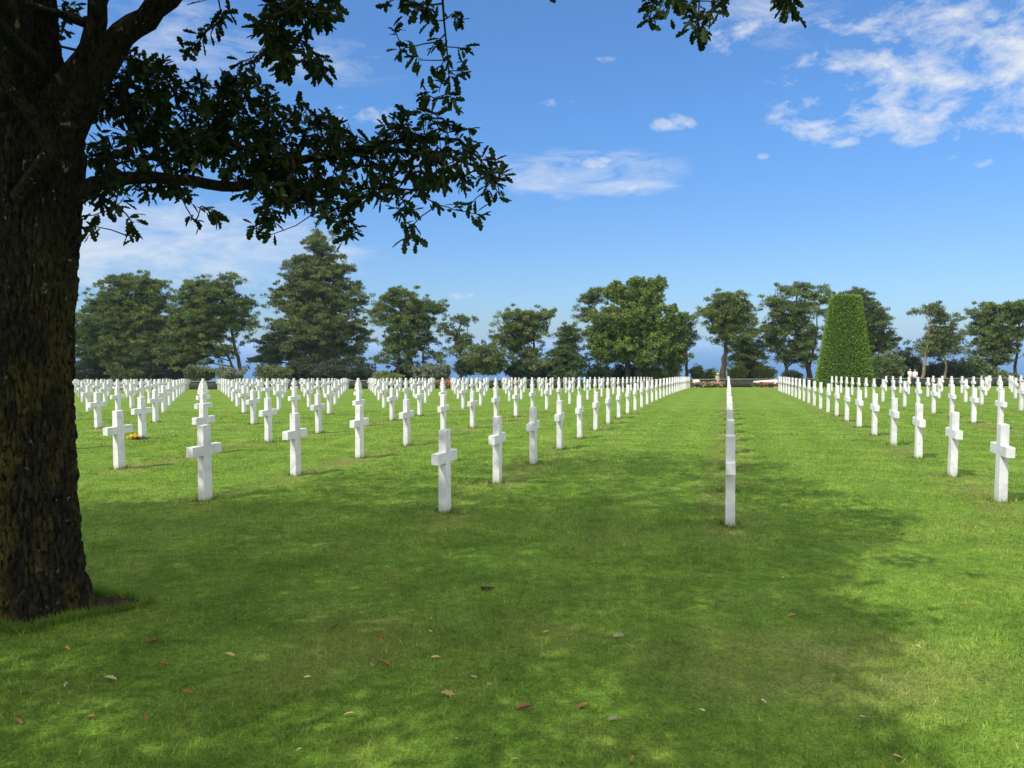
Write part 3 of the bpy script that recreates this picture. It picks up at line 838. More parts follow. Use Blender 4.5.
# ------------------------------------------------------------------ clipped cone
def topiary():
    rng = np.random.default_rng(77)
    Y = 68.0
    base = at(844, 388, Y); base.z = gzf(base.x, Y)
    mpp = Y / F
    top = at(844, 296, Y).z - base.z
    R0, R1 = 28.2 * mpp, 13.9 * mpp
    root = empty('clipped_yew', base)
    tag(root, 'tall clipped bright green yew shaped as a flat-topped cone', 'topiary')

    def rad(z):
        f = z / top
        r = R0 + (R1 - R0) * f
        if f < 0.05: r *= 0.95 + f
        if f > 0.975: r *= 1 - 0.10 * ((f - 0.975) / 0.025) ** 2
        return r
    v, l, s = [], [], []
    seg, lev = 40, 30
    for i in range(lev + 1):
        z = 0.02 + (top - 0.06) * i / lev
        for k in range(seg):
            a = 2 * math.pi * k / seg
            r = (rad(z) - 0.16) * (1 + 0.015 * mnoise.noise(Vector((math.cos(a) * 3, math.sin(a) * 3, z))))
            v.append((r * math.cos(a), r * math.sin(a), z))
    for i in range(lev):
        for k in range(seg):
            a0 = i * seg + k; a1 = i * seg + (k + 1) % seg
            l += [a0, a1, a1 + seg, a0 + seg]; s.append(4)
    l += [lev * seg + k for k in range(seg)]; s.append(seg)
    mesh_np('inner_growth', v, l, s, M_YEWCORE, root, smooth=True)
    # layered sprays: each tier of cut shoots leans out and up
    n = 42000
    z = rng.random(n) ** 1.15 * top
    a = rng.uniform(0, 2 * np.pi, n)
    tier = z / 0.21
    ph = tier + 0.6 * np.sin(a * 5 + np.floor(tier) * 1.7) + 0.3 * np.sin(a * 17 + tier)
    fr = ph - np.floor(ph)
    r = np.array([rad(q) for q in z]) - 0.25 + 0.28 * fr ** 0.8 + rng.normal(0, 0.025, n)
    nt_ = int(n * 0.06)
    z[:nt_] = top - 0.03 + rng.normal(0, 0.02, nt_); r[:nt_] = np.sqrt(rng.random(nt_)) * R1 * 0.93
    p = np.stack([r * np.cos(a), r * np.sin(a), z], -1)
    ax = np.stack([np.cos(a) * 0.7, np.sin(a) * 0.7, np.full(n, 0.55)], -1) + rng.normal(0, 0.35, (n, 3))
    ax[:nt_] = np.array([0, 0, 1]) + rng.normal(0, 0.35, (nt_, 3))
    ax /= np.linalg.norm(ax, axis=1)[:, None]
    sd = np.cross(ax, rng.normal(size=(n, 3))); sd /= np.linalg.norm(sd, axis=1)[:, None]
    sz = rng.uniform(0.07, 0.14, n)
    vv = np.stack([p - sd * (sz * .32)[:, None], p + sd * (sz * .32)[:, None], p + ax * sz[:, None]], 1).reshape(-1, 3)
    tint = np.clip(0.38 + 0.32 * fr + rng.normal(0, 0.2, n), 0, 1)
    tri_mesh('foliage', vv, np.repeat(tint, 3), M_YEW, root, (0, 0, 0))


topiary()

# ------------------------------------------------------------------ low wall behind the graves
def low_wall():
    Y0 = 71.0
    pts = [(x, Y0 + 0.35 * math.sin(x * 0.05)) for x in np.arange(-70, 71, 2.0)]
    root = empty('low_wall', (0, Y0, gzf(0, Y0)))
    tag(root, 'long low dark stone wall with a pale coping closing the lawn', 'wall')
    v, l, s = [], [], []; cvv, cll, css = [], [], []
    for k, (x, y) in enumerate(pts):
        z = gzf(x, y)
        h = 0.72
        for dy, dz in ((-0.18, -0.2), (-0.18, h), (0.18, h), (0.18, -0.2)): v.append((x, y + dy - Y0, z + dz - root.location.z))
        for dy, dz in ((-0.22, h + .003), (-0.22, h + 0.06), (0.22, h + 0.06), (0.22, h + .003)): cvv.append((x, y + dy - Y0, z + dz - root.location.z))
        if k:
            for a in range(4):
                b0 = (k - 1) * 4
                q = [b0 + a, b0 + (a + 1) % 4, b0 + 4 + (a + 1) % 4, b0 + 4 + a]
                l += q; s.append(4); cll += q; css.append(4)
    mesh_np('wall_body', v, l, s, M_STONE, root)
    mesh_np('coping', cvv, cll, css, M_COPING, root)


low_wall()

# ------------------------------------------------------------------ flower beds, white slab and block
def flower_bed(label, px0, px1, ytop, Y, fl, seed, nfl=150):
    rng = np.random.default_rng(seed)
    a, c = at(px0, 388, Y), at(px1, 388, Y)
    base = Vector(((a.x + c.x) / 2, Y, gzf(0, Y)))
    root = empty('flower_bed', base); tag(root, label, 'flower bed')
    w = c.x - a.x; h = at(px0, ytop, Y).z - base.z
    n = max(20, int(w * 22))
    cen = np.stack([rng.uniform(-w / 2, w / 2, n), rng.uniform(-0.6, 0.6, n), rng.uniform(0.1, max(0.2, h - 0.18), n)], -1)
    v, t = tufts(cen, rng.uniform(0.14, 0.24, n), 40, 0.12, rng, up=0.5, flat=0.8, aspect=0.6)
    tri_mesh('foliage', v, t, M_BEDLEAF, root, (0, 0, 0))
    m_ = int(nfl * w / 3)
    cen = np.stack([rng.uniform(-w / 2, w / 2, m_), rng.uniform(-0.75, 0.6, m_), rng.uniform(0.15, h, m_)], -1)
    v, t = tufts(cen, np.full(m_, 0.06), 12, 0.09, rng, up=0.4, flat=0.8, aspect=0.9)
    tri_mesh('blooms', v, t, fl, root, (0, 0, 0))


flower_bed('pink and peach flower bed ending the open aisle, left of a bare trunk', 690, 722, 382, 67, M_PINKFL, 201)
flower_bed('bright red flower bed in front of the white slab, left of the clipped cone', 754, 779, 382.5, 66.5, M_REDFL, 202, 85)
flower_bed('rust-red flower bed at the far end of a grass lane left of centre', 434, 452, 380, 67.5, M_RUSTFL, 203, 190)
flower_bed('small rust-red flower clump showing between far crosses near the flat-topped pine', 508, 516, 379, 68, M_RUSTFL, 204, 190)


def slab(name, label, cat, px0, px1, y0, y1, Y, thick, slope=0.0):
    import bmesh
    a, c = at(px0, y1, Y), at(px1, y1, Y)
    zt0 = at(px0, y0, Y).z; zg = gzf(0, Y)
    bm = bmesh.new()
    w = c.x - a.x
    bmesh.ops.create_cube(bm, size=1)
    for q in bm.verts:
        up = q.co.z > 0
        q.co = Vector((q.co.x * w, q.co.y * thick, ((zt0 - zg) + slope * (q.co.x)) if up else -0.05))
    bmesh.ops.bevel(bm, geom=list(bm.edges), offset=0.03, segments=2, affect='EDGES')
    me = bpy.data.meshes.new(name); bm.to_mesh(me); bm.free(); me.materials.append(M_WHITESTONE)
    o = bpy.data.objects.new(name, me); o.location = ((a.x + c.x) / 2, Y, zg); COL.objects.link(o)
    tag(o, label, cat)


slab('stone_slab', 'white stone slab with slanting top behind the bright red flowers', 'slab', 754, 777, 380.5, 384, 68.6, 0.5, 0.14)
slab('stone_block', 'small white stone block behind the left end of the pink flower bed', 'block', 693, 699, 379.8, 384, 68.8, 0.5)

# yellow flowers by a cross
def posy():
    rng = np.random.default_rng(55)
    p = on_ground(134, 439.5)
    root = empty('flower_posy', p); tag(root, 'small bunch of yellow flowers lying on the grass beside a cross', 'flowers')
    n = 15
    cen = np.stack([rng.normal(0, 0.05, n), rng.normal(0, 0.035, n), np.abs(rng.normal(0.03, 0.015, n)) + 0.02], -1)
    v, t = tufts(cen, np.full(n, 0.025), 14, 0.045, rng, up=0.6, aspect=0.9)
    tri_mesh('blooms', v, t, M_YELFL, root, (0, 0, 0))
    n = 14
    cen = np.stack([rng.normal(0.06, 0.08, n), rng.normal(0, 0.05, n), np.full(n, 0.03)], -1)
    v, t = tufts(cen, np.full(n, 0.035), 12, 0.07, rng, up=0.2, aspect=0.35)
    tri_mesh('stems', v, t, M_BEDLEAF, root, (0, 0, 0))


posy()

# ------------------------------------------------------------------ people far away
def person(label, px, Y, facing, height, top_m, low_m, hat=None, hair=M_HAIR, stride=0.0, arm=0.0):
    base = at(px, 388, Y); base.z = gzf(base.x, Y)
    root = empty('person', base); root.rotation_euler = (0, 0, facing); tag(root, label, 'person')
    k = height / 1.72

    def skin(name, verts, edges, rads, mat, parent, sub=2):
        me = bpy.data.meshes.new(name); me.from_pydata([tuple(c * k for c in v) for v in verts], edges, []); me.materials.append(mat)
        o = bpy.data.objects.new(name, me); COL.objects.link(o); o.parent = parent
        sk = o.modifiers.new('skin', 'SKIN'); sk.use_smooth_shade = True
        for d, r in zip(me.skin_vertices[0].data, rads): d.radius = (r[0] * k, r[1] * k) if isinstance(r, tuple) else (r * k, r * k)
        me.skin_vertices[0].data[0].use_root = True
        o.modifiers.new('sub', 'SUBSURF').levels = sub
        o.modifiers['sub'].render_levels = sub
        return o
    # pelvis, spine, neck, head, arms, legs: one continuous body, front = -y
    v = [(0, 0, .95), (0, 0, 1.12), (0, 0.01, 1.36), (0, 0, 1.47), (0, -.01, 1.53), (0, -.02, 1.62), (0, -.01, 1.70)]
    r = [(.15, .11), (.14, .10), (.155, .11), .055, .052, .085, .06]
    e = [(0, 1), (1, 2), (2, 3), (3, 4), (4, 5), (5, 6)]
    for s in (-1, 1):
        b0 = len(v)
        v += [(s * .17, 0.01, 1.40), (s * .235, .02, 1.14), (s * .22, -.08 - arm * .2, .93 + arm * .2), (s * .215, -.13 - arm * .2, .85 + arm * .25)]
        r += [.058, .042, .032, .036]
        e += [(2, b0), (b0, b0 + 1), (b0 + 1, b0 + 2), (b0 + 2, b0 + 3)]
        b0 = len(v)
        st = s * stride
        v += [(s * .09, 0, .86), (s * .10, -.01 + st * .5, .48), (s * .10, .02 + st, .07), (s * .11, -.12 + st, .035)]
        r += [.085, .058, .040, .036]
        e += [(0, b0), (b0, b0 + 1), (b0 + 1, b0 + 2), (b0 + 2, b0 + 3)]
    skin('body', v, e, r, M_SKIN, root)
    # shirt with sleeves
    v = [(0, 0, .93), (0, 0, 1.12), (0, 0.01, 1.36), (0, 0.005, 1.44)]
    r = [(.172, .130), (.158, .116), (.172, .128), .075]
    e = [(0, 1), (1, 2), (2, 3)]
    for s in (-1, 1):
        b0 = len(v); v += [(s * .175, 0.01, 1.40), (s * .225, .018, 1.20)]; r += [.072, .062]; e += [(2, b0), (b0, b0 + 1)]
    skin('shirt', v, e, r, top_m, root)
    v = [(0, 0, .97), (0, 0, .90)]; r = [(.165, .124), (.165, .125)]; e = [(0, 1)]
    for s in (-1, 1):
        b0 = len(v); st = s * stride
        v += [(s * .09, 0, .84), (s * .10, -.01 + st * .5, .48), (s * .10, .02 + st, .14)]; r += [.102, .078, .062]
        e += [(1, b0), (b0, b0 + 1), (b0 + 1, b0 + 2)]
    skin('trousers', v, e, r, low_m, root)
    if hat:
        tb = Tubes(); tb.add([(0, -.015, 1.665 * k), (0, -.015, 1.672 * k), (0, -.015, 1.68 * k), (0, -.015, 1.74 * k), (0, -.015, 1.765 * k)], [.19, .19, .105, .095, .04], 18)
        tb.build('sun_hat', hat, root)
    else:
        skin('hair', [(0, .02, 1.66), (0, .015, 1.72), (0, .055, 1.60)], [(0, 1), (0, 2)], [.095, .06, .055], hair, root)
    # face: eyes, nose, mouth too small to see at this distance but present as shallow forms
    tb = Tubes()
    tb.add([(0, -.100 * k, 1.64 * k), (0, -.122 * k, 1.605 * k)], [.008, .014], 6)
    tb.build('nose', M_SKIN, root)


person('brown-haired person in a white top standing beyond the crosses, left of a pair', 909.5, 69.0, 0.5, 1.66, M_WHITECLOTH, M_BEIGECLOTH, None, M_HAIR, 0.08, 0.3)
person('person in a white top and navy trousers walking, right of a pair', 914.6, 69.6, -0.9, 1.60, M_WHITECLOTH, M_NAVYCLOTH, None, M_HAIR, 0.16, 0.5)
person('person in beige and a straw hat standing behind the pink flower bed', 717.5, 70.0, 0.2, 1.28, M_BEIGECLOTH, M_BEIGECLOTH, M_STRAW, M_HAIR, 0.05, 0.2)

# ------------------------------------------------------------------ the oak
def leaf_outline():
    half = [(0.0, 0.0), (0.10, 0.035), (0.22, 0.12), (0.30, 0.085), (0.42, 0.20), (0.52, 0.125), (0.66, 0.235), (0.76, 0.14), (0.90, 0.15), (1.0, 0.0)]
    up = half
    dn = [(x, -y) for x, y in half[1:-1]][::-1]
    return np.array([(x, y, 0.0) for x, y in up + dn])


LEAF = leaf_outline()


def leaves(pos, axis, normal, size, rng, bend=0.12):
    """oak-leaf polygons: pos (n,3) stalk ends, axis (n,3), normal (n,3), size (n,)"""
    n = len(pos)
    axis = axis / (np.linalg.norm(axis, axis=1)[:, None] + 1e-9)
    side = np.cross(normal, axis); side /= np.linalg.norm(side, axis=1)[:, None] + 1e-9
    nrm = np.cross(axis, side)
    L = LEAF
    k = len(L)
    bd = bend * rng.uniform(-0.5, 1.6, n)
    fold = rng.uniform(0.1, 0.6, n)
    x = L[:, 0][None, :] * size[:, None]
    y = L[:, 1][None, :] * size[:, None]
    z = -bd[:, None] * (L[:, 0][None, :] ** 2) * size[:, None] + fold[:, None] * np.abs(L[:, 1])[None, :] * size[:, None]
    v = pos[:, None, :] + axis[:, None, :] * x[..., None] + side[:, None, :] * y[..., None] + nrm[:, None, :] * z[..., None]
    # two halves folded on the midrib
    h = 10
    upper = list(range(0, h)); lower = [0] + list(range(h - 1, k))
    loops = np.concatenate([np.concatenate([np.array(upper)[::-1] + i * k, np.array(lower) [::-1] + i * k]) for i in range(n)])
    sizes = np.tile([len(upper), len(lower)], n)
    return v.reshape(-1, 3), loops, sizes


def oak():
    rng = np.random.default_rng(42)
    root = empty('oak_tree', OAK)
    tag(root, 'large old oak with mossy furrowed trunk and leafy boughs overhanging from the left', 'oak tree')
    # --- trunk with furrowed bark
    # centre line and radius by height above the foot (metres)
    prof = [(-0.15, 0.0, 0.35), (0.0, 0.0, 0.325), (0.12, 0.0, 0.305), (0.35, 0.0, 0.284), (0.68, 0.0, 0.264), (1.22, 0.012, 0.248), (1.5, 0.018, 0.238), (2.0, 0.025, 0.245), (2.4, 0.055, 0.25),
            (2.8, 0.10, 0.25), (3.05, 0.12, 0.262), (3.3, 0.11, 0.25), (3.8, 0.04, 0.21), (4.6, 0.02, 0.18), (5.6, 0.0, 0.15), (7.0, -0.1, 0.11), (8.6, 0.0, 0.06)]
    pz = np.array([p[0] for p in prof]); pxo = np.array([p[1] for p in prof]); pr = np.array([p[2] for p in prof])
    hs = np.concatenate([np.arange(-0.15, 3.9, 0.010), np.arange(3.9, 8.6, 0.12)])
    seg = 240
    V = []
    for h in hs:
        cx = np.interp(h, pz, pxo); r = np.interp(h, pz, pr)
        for k in range(seg):
            a = 2 * math.pi * k / seg
            fl = 0.0
            if h < 0.5:
                fl = (0.5 - h) ** 2 * 0.20 * max(0, math.sin(3 * a + 0.8) * 0.6 + 0.25 * math.sin(5 * a))
            big = 0.020 * mnoise.noise(Vector((math.cos(a) * 1.3, math.sin(a) * 1.3, h * 0.8)))
            q = Vector((math.cos(a) * 6.5, math.sin(a) * 6.5, h * 2.1 + 0.5 * mnoise.noise(Vector((math.cos(a) * 3, math.sin(a) * 3, h * 5)))))
            ridge = 1 - abs(mnoise.noise(q)) * 2.4
            q2 = Vector((math.cos(a) * 15, math.sin(a) * 15, h * 9))
            fine = mnoise.noise(q2)
            vd = mnoise.voronoi(Vector((math.cos(a) * 7.5, math.sin(a) * 7.5, h * 5.2)) + Vector((mnoise.noise(q2 * 0.6), mnoise.noise(q2 * 0.6 + Vector((9, 0, 0))), 0)) * 0.35)[0]
            plate = min((vd[1] - vd[0]) * 3.2, 1.0)
            d = big + fl + 0.030 * (plate - 0.6) + 0.014 * ridge + 0.012 * fine + 0.006 * mnoise.noise(q2 * 2.3)
            rr_ = r + d - 0.016
            V.append((cx + rr_ * math.cos(a), rr_ * math.sin(a), h))
    ni = len(hs)
    idx = np.arange(ni * seg).reshape(ni, seg)
    nxt = np.roll(idx, -1, axis=1)
    q = np.stack([idx[:-1], nxt[:-1], nxt[1:], idx[1:]], -1).reshape(-1, 4)
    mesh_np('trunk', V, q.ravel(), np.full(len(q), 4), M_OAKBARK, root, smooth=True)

    # --- boughs: real ones seen in the frame, then those above and behind
    def P(px, py, Y): return at(px, py, Y)
    limbs = []
    tc = lambda h, dx=0, dy=0: Vector((OAK.x + np.interp(h, pz, pxo) + dx, OAK.y + dy, OAK.z + h))
    limbs.append(([tc(2.72, 0.1, 0.0), P(95, 184, 5.2), P(140, 177, 5.35), P(190, 180, 5.5), P(238, 188, 5.6), P(268, 178, 5.7), P(300, 160, 5.75), P(345, 152, 5.8), P(390, 150, 5.85), P(440, 152, 5.85), P(478, 168, 5.8)],
                  [0.09, 0.052, 0.042, 0.040, 0.038, 0.036, 0.032, 0.028, 0.021, 0.013, 0.006]))
    limbs.append(([tc(3.15, 0.1, 0.02), P(96, 66, 5.0), P(122, 36, 5.0), P(155, 8, 5.05), P(190, -25, 5.1), P(260, -80, 5.2), P(360, -130, 5.3), P(470, -150, 5.2)],
                  [0.15, 0.105, 0.080, 0.072, 0.066, 0.048, 0.032, 0.018]))
    limbs.append(([tc(3.2, 0.0, -0.05), P(84, 60, 4.95), P(97, 20, 4.95), P(104, -30, 4.95), P(130, -120, 4.9)], [0.12, 0.075, 0.06, 0.052, 0.03]))
    limbs.append(([tc(3.2, -0.1, -0.05), P(22, 60, 4.95), P(12, 0, 4.9), P(-20, -90, 4.8)], [0.14, 0.11, 0.095, 0.06]))
    limbs.append(([P(97, 20, 4.95), P(82, 22, 4.9), P(58, 14, 4.8), P(25, 4, 4.7)], [0.03, 0.028, 0.024, 0.02]))
    limbs.append(([tc(2.75, 0.02, -0.24), P(52, 150, 4.72), P(30, 112, 4.6), P(2, 82, 4.5), P(-40, 50, 4.3), P(-120, 0, 4.0)], [0.05, 0.040, 0.034, 0.03, 0.026, 0.018]))
    limbs.append(([P(345, 152, 5.8), P(385, 143, 5.6), P(425, 138, 5.5), P(460, 140, 5.45), P(490, 170, 5.45)], [0.024, 0.02, 0.015, 0.01, 0.004]))
    limbs.append(([P(190, -25, 5.1), P(235, -30, 4.9), P(285, -22, 4.8), P(300, 10, 4.75)], [0.035, 0.025, 0.014, 0.006]))
    limbs.append(([P(360, -130, 5.3), P(410, -80, 5.1), P(440, -30, 4.95), P(444, 20, 4.9), P(448, 60, 4.9), P(450, 92, 4.9)], [0.017, 0.013, 0.010, 0.007, 0.005, 0.003]))
    limbs.append(([P(470, -150, 5.2), P(560, -110, 4.8), P(640, -60, 4.5), P(668, -15, 4.4)], [0.016, 0.012, 0.008, 0.004]))
    limbs.append(([P(470, -150, 5.2), P(520, -100, 5.0), P(548, -30, 4.8)], [0.010, 0.007, 0.003]))
    limbs.append(([P(560, -110, 4.8), P(660, -100, 4.3), P(740, -60, 4.1), P(786, -18, 4.0)], [0.010, 0.008, 0.006, 0.003]))
    limbs.append(([P(640, -60, 4.5), P(690, -45, 4.4), P(700, -10, 4.4), P(698, 22, 4.4)], [0.009, 0.008, 0.006, 0.003]))
    for (h, ax, ay, az, L, r) in [(3.6, -1, 0.2, 0.5, 3.8, 0.07), (3.9, -0.2, -1, 0.55, 4.0, 0.065), (4.3, 0.9, -0.9, 0.5, 3.8, 0.06), (4.8, -0.7, -0.8, 0.7, 3.8, 0.06),
                                   (5.2, 0.6, 0.75, 1.25, 3.4, 0.055), (5.5, -0.8, 0.6, 1.1, 3.4, 0.05), (6.0, 0.9, 0.0, 1.0, 3.2, 0.05), (3.4, 0.5, -1.0, 0.35, 3.8, 0.06),
                                   (6.5, -0.1, -0.8, 1.0, 3.0, 0.045), (6.8, -0.5, 0.4, 1.3, 2.6, 0.04)]:
        d = Vector((ax, ay, az)).normalized()
        p0 = tc(h); pts = [p0]; rad = [r]
        for k in range(1, 8):
            t = k / 7
            pts.append(p0 + d * (L * t) + Vector((rng.normal(0, .12), rng.normal(0, .12), rng.normal(0, .1) - 0.5 * t * t)))
            rad.append(r * (1 - 0.85 * t))
        limbs.append((pts, rad))
    tb = Tubes()
    nodes = []
    for pts, rad in limbs:
        fine, fr = [], []
        for a in range(len(pts) - 1):
            for t in (0, 0.34, 0.67):
                w = Vector((rng.normal(), rng.normal(), rng.normal())) * 0.10 * (rad[a] if a else 0.02)
                fine.append(pts[a].lerp(pts[a + 1], t) + w); fr.append(rad[a] * (1 - t) + rad[a + 1] * t)
        fine.append(pts[-1]); fr.append(rad[-1])
        tb.add(fine, fr, 12 if rad[0] > 0.05 else 7)
        nodes += [(p, r) for p, r in zip(fine[2:], fr[2:])]
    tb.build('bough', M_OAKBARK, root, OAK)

    # --- leaf sprays that show in the frame
    spr = []   # (point, leaf scale)
    dense = [(128, 100, 40, 42, 62, 5.3, 6.3), (190, 118, 55, 40, 84, 5.2, 6.4), (150, 150, 65, 32, 80, 5.2, 6.2), (240, 132, 42, 45, 84, 5.3, 6.3), (300, 150, 50, 42, 88, 5.4, 6.3),
             (262, 172, 36, 30, 36, 5.4, 6.0), (300, 190, 32, 20, 24, 5.4, 6.0), (350, 165, 42, 36, 58, 5.4, 6.2), (400, 160, 40, 34, 52, 5.4, 6.1), (445, 160, 34, 34, 40, 5.3, 6.0), (475, 165, 20, 26, 16, 5.3, 5.8),
             (420, 130, 36, 20, 20, 5.3, 5.9), (105, 195, 22, 18, 13, 5.0, 5.8), (160, 190, 36, 10, 10, 5.3, 5.8), (110, 60, 22, 18, 14, 5.2, 6.0), (150, 75, 25, 15, 15, 5.3, 6.0),
             (283, 22, 24, 30, 36, 4.6, 5.2), (318, 8, 26, 18, 20, 4.6, 5.2), (276, 58, 16, 16, 12, 4.7, 5.1), (312, 66, 13, 12, 8, 4.7, 5.1), (420, 5, 22, 8, 8, 4.7, 5.0),
             (245, 90, 25, 16, 12, 5.3, 6.0), (335, 195, 20, 25, 16, 5.4, 5.9), (385, 195, 20, 18, 11, 5.4, 5.9), (410, 215, 12, 18, 8, 5.4, 5.8), (262, 215, 14, 16, 8, 5.4, 5.8), (345, 222, 12, 12, 6, 5.4, 5.8),
             (30, 20, 60, 30, 26, 5.6, 6.6), (20, 95, 30, 60, 12, 5.8, 6.6), (10, 190, 14, 20, 5, 5.9, 6.5)]
    for cx, cy, rx, ry, n, y0, y1 in dense:
        for _ in range(int(n * (1.12 if cx < 320 else 0.85))):
            a = rng.uniform(0, 2 * math.pi); q = math.sqrt(rng.random())
            spr.append((P(cx + rx * q * math.cos(a), cy + ry * q * math.sin(a), rng.uniform(y0, y1)), 1.0))
    for px, py in [(395, 30), (400, 52), (418, 60), (424, 8), (437, 42), (452, 14), (462, 48), (440, 68), (412, 47), (456, 76), (462, 70), (450, 96), (456, 104), (424, 92), (434, 98), (445, 58), (388, 3),
                   (430, 22), (460, 20), (441, 84), (505, 174), (492, 182), (496, 160), (470, 205), (480, 215), (455, 210), (438, 205), (500, 196), (484, 192), (407, 238), (412, 226), (416, 242),
                   (88, 232), (93, 226), (90, 216), (132, 222), (134, 232), (128, 236), (195, 222), (201, 206), (214, 210), (219, 216), (268, 236), (256, 228), (345, 240), (352, 232), (322, 208), (327, 216),
                   (205, 34), (212, 28), (222, 18), (228, 12), (196, 44), (186, 50), (218, 24), (252, 62), (258, 56), (246, 70), (300, 104), (306, 112), (238, 62), (330, 120), (340, 128), (436, 112), (468, 128)]:
        spr.append((P(px, py, rng.uniform(4.9, 5.6) if py > 100 or px < 270 else rng.uniform(4.8, 5.0)), 1.0))
    for px, py in [(652, 8), (664, 16), (650, 18), (660, 2), (690, 4), (699, 18), (697, 28), (706, 24), (703, 34), (714, 10), (692, 20), (680, 0), (648, 0), (672, -4), (720, 2)]:
        spr.append((P(px, py, rng.uniform(4.3, 4.5)), 1.0))
    spr.append((P(549, -6, 4.8), 1.0))
    for px, py in [(786, 0), (779, 2), (792, 4), (785, -6)]:
        spr.append((P(px, py, 4.0), 1.0))
    # --- leafy crown above the frame: it shades the lawn below
    sun_d = SUN_DIR
    cc = Vector((-3.5, 4.1, 7.0))
    got = 0; tries = 0
    while got < 5200 and tries < 120000:
        tries += 1
        d = rng.normal(size=3); d /= np.linalg.norm(d)
        q = rng.uniform(0.35, 1.0) ** 0.5
        p = Vector((cc.x + d[0] * q * 6.6, cc.y + d[1] * q * 6.2, cc.z + d[2] * q * 3.3))
        if p.z < 3.6: continue
        # ragged, clumpy crown
        if mnoise.noise(p * 0.8) < -0.27: continue
        pr_ = project(p)
        if pr_ is not None and -60 < pr_[0] < 1084 and -45 < pr_[1] < 800: continue
        # where its shadow lands: unseen sprays are dropped to shape the lawn's shade
        t = p.z / -sun_d.z
        g = p + sun_d * t
        gp = project((g.x, g.y, gzf(g.x, g.y)))
        if gp is not None and gp[2] > 1.5:
            gxp, gyp = gp[0], gp[1]
            edge = np.interp(gxp, [-400, 60, 150, 250, 340, 420, 520, 600, 700, 780, 850], [520, 500, 505, 492, 476, 466, 458, 448, 452, 470, 510]) + rng.normal(0, 6)
            if gyp < edge: continue
            if gyp < 505 and rng.random() > 0.24 + 0.6 * (gyp - edge) / 80: continue
            if gyp > 650 and mnoise.noise(Vector((g.x * 1.6, g.y * 1.6, 4))) < 0.05 and rng.random() > 0.35: continue
            right = np.interp(gyp, [440, 470, 520, 560, 600, 640, 680, 720, 770, 900], [770, 800, 890, 850, 830, 900, 800, 850, 920, 900]) + rng.normal(0, 18)
            if gxp > right: continue
        spr.append((p, 1.3)); got += 1
    # --- twigs: each spray hangs on the nearest bough or spray already joined
    nb = len(nodes)
    pts = np.array([tuple(p) for p, _ in nodes] + [tuple(p) for p, _ in spr])
    n = len(pts)
    joined = np.zeros(n, bool); joined[:nb] = True
    D = np.full(n, 1e9); par = np.full(n, -1)
    for a in range(nb):
        dd = np.linalg.norm(pts - pts[a], axis=1)
        m_ = dd < D; D[m_] = dd[m_]; par[m_] = a
    order = []
    for _ in range(n - nb):
        Dm = np.where(joined, 1e9, D); j = int(np.argmin(Dm))
        joined[j] = True; order.append(j)
        dd = np.linalg.norm(pts - pts[j], axis=1) * 1.03 + 0.02
        m_ = (dd < D) & ~joined; D[m_] = dd[m_]; par[m_] = j
    kids = np.ones(n)
    for j in order[::-1]: kids[par[j]] += kids[j]
    tw = Tubes(); dirs = {}
    for j in order:
        a, b2 = Vector(pts[par[j]]), Vector(pts[j])
        mid = a.lerp(b2, 0.5) + Vector((rng.normal(0, .03), rng.normal(0, .03), rng.normal(0, .02))) * (b2 - a).length * 2
        r = min(0.022, 0.0022 + 0.0013 * math.sqrt(kids[j]))
        tw.add([a, mid, b2], [r * 1.15, r, r * 0.8], 5, False)
        dirs[j] = (b2 - mid)
    tw.build('twig', M_TWIG, root, OAK)
    # --- leaves in rosettes at the twig ends
    pos, axs, nrm, siz, tnt = [], [], [], [], []
    for j in order:
        sc = spr[j - nb][1]
        d = np.array(dirs[j]); d /= np.linalg.norm(d) + 1e-9
        big = sc > 1.1
        k = int(rng.integers(8, 13)) if big else int(rng.integers(6, 10))
        base_t = rng.normal(0.45, 0.2)
        for _ in range(k):
            w = rng.normal(size=3); w -= d * w.dot(d); w /= np.linalg.norm(w) + 1e-9
            ax = d * rng.uniform(0.1, 0.9) + w * rng.uniform(0.5, 1.1) + np.array([0, 0, -0.35])
            pos.append(pts[j] + d * rng.uniform(-0.05, 0.01) + (rng.normal(size=3) * (0.10 if big else 0.014)))
            axs.append(ax); nrm.append(np.array([0, 0, 1.0]) + rng.normal(size=3) * 0.55)
            siz.append(rng.uniform(0.062, 0.112) * (1.5 if big else 1.0)); tnt.append(np.clip(base_t + rng.normal(0, .2), 0, 1))
    v, l, s = leaves(np.array(pos), np.array(axs), np.array(nrm), np.array(siz), rng)
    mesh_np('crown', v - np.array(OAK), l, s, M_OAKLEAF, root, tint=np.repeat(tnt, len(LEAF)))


SUN_EL = math.radians(51)
SUN_AZ = math.radians(50)          # heading of the shadows, clockwise from the view axis
SUN_DIR = Vector((math.sin(SUN_AZ) * math.cos(SUN_EL), math.cos(SUN_AZ) * math.cos(SUN_EL), -math.sin(SUN_EL)))
oak()

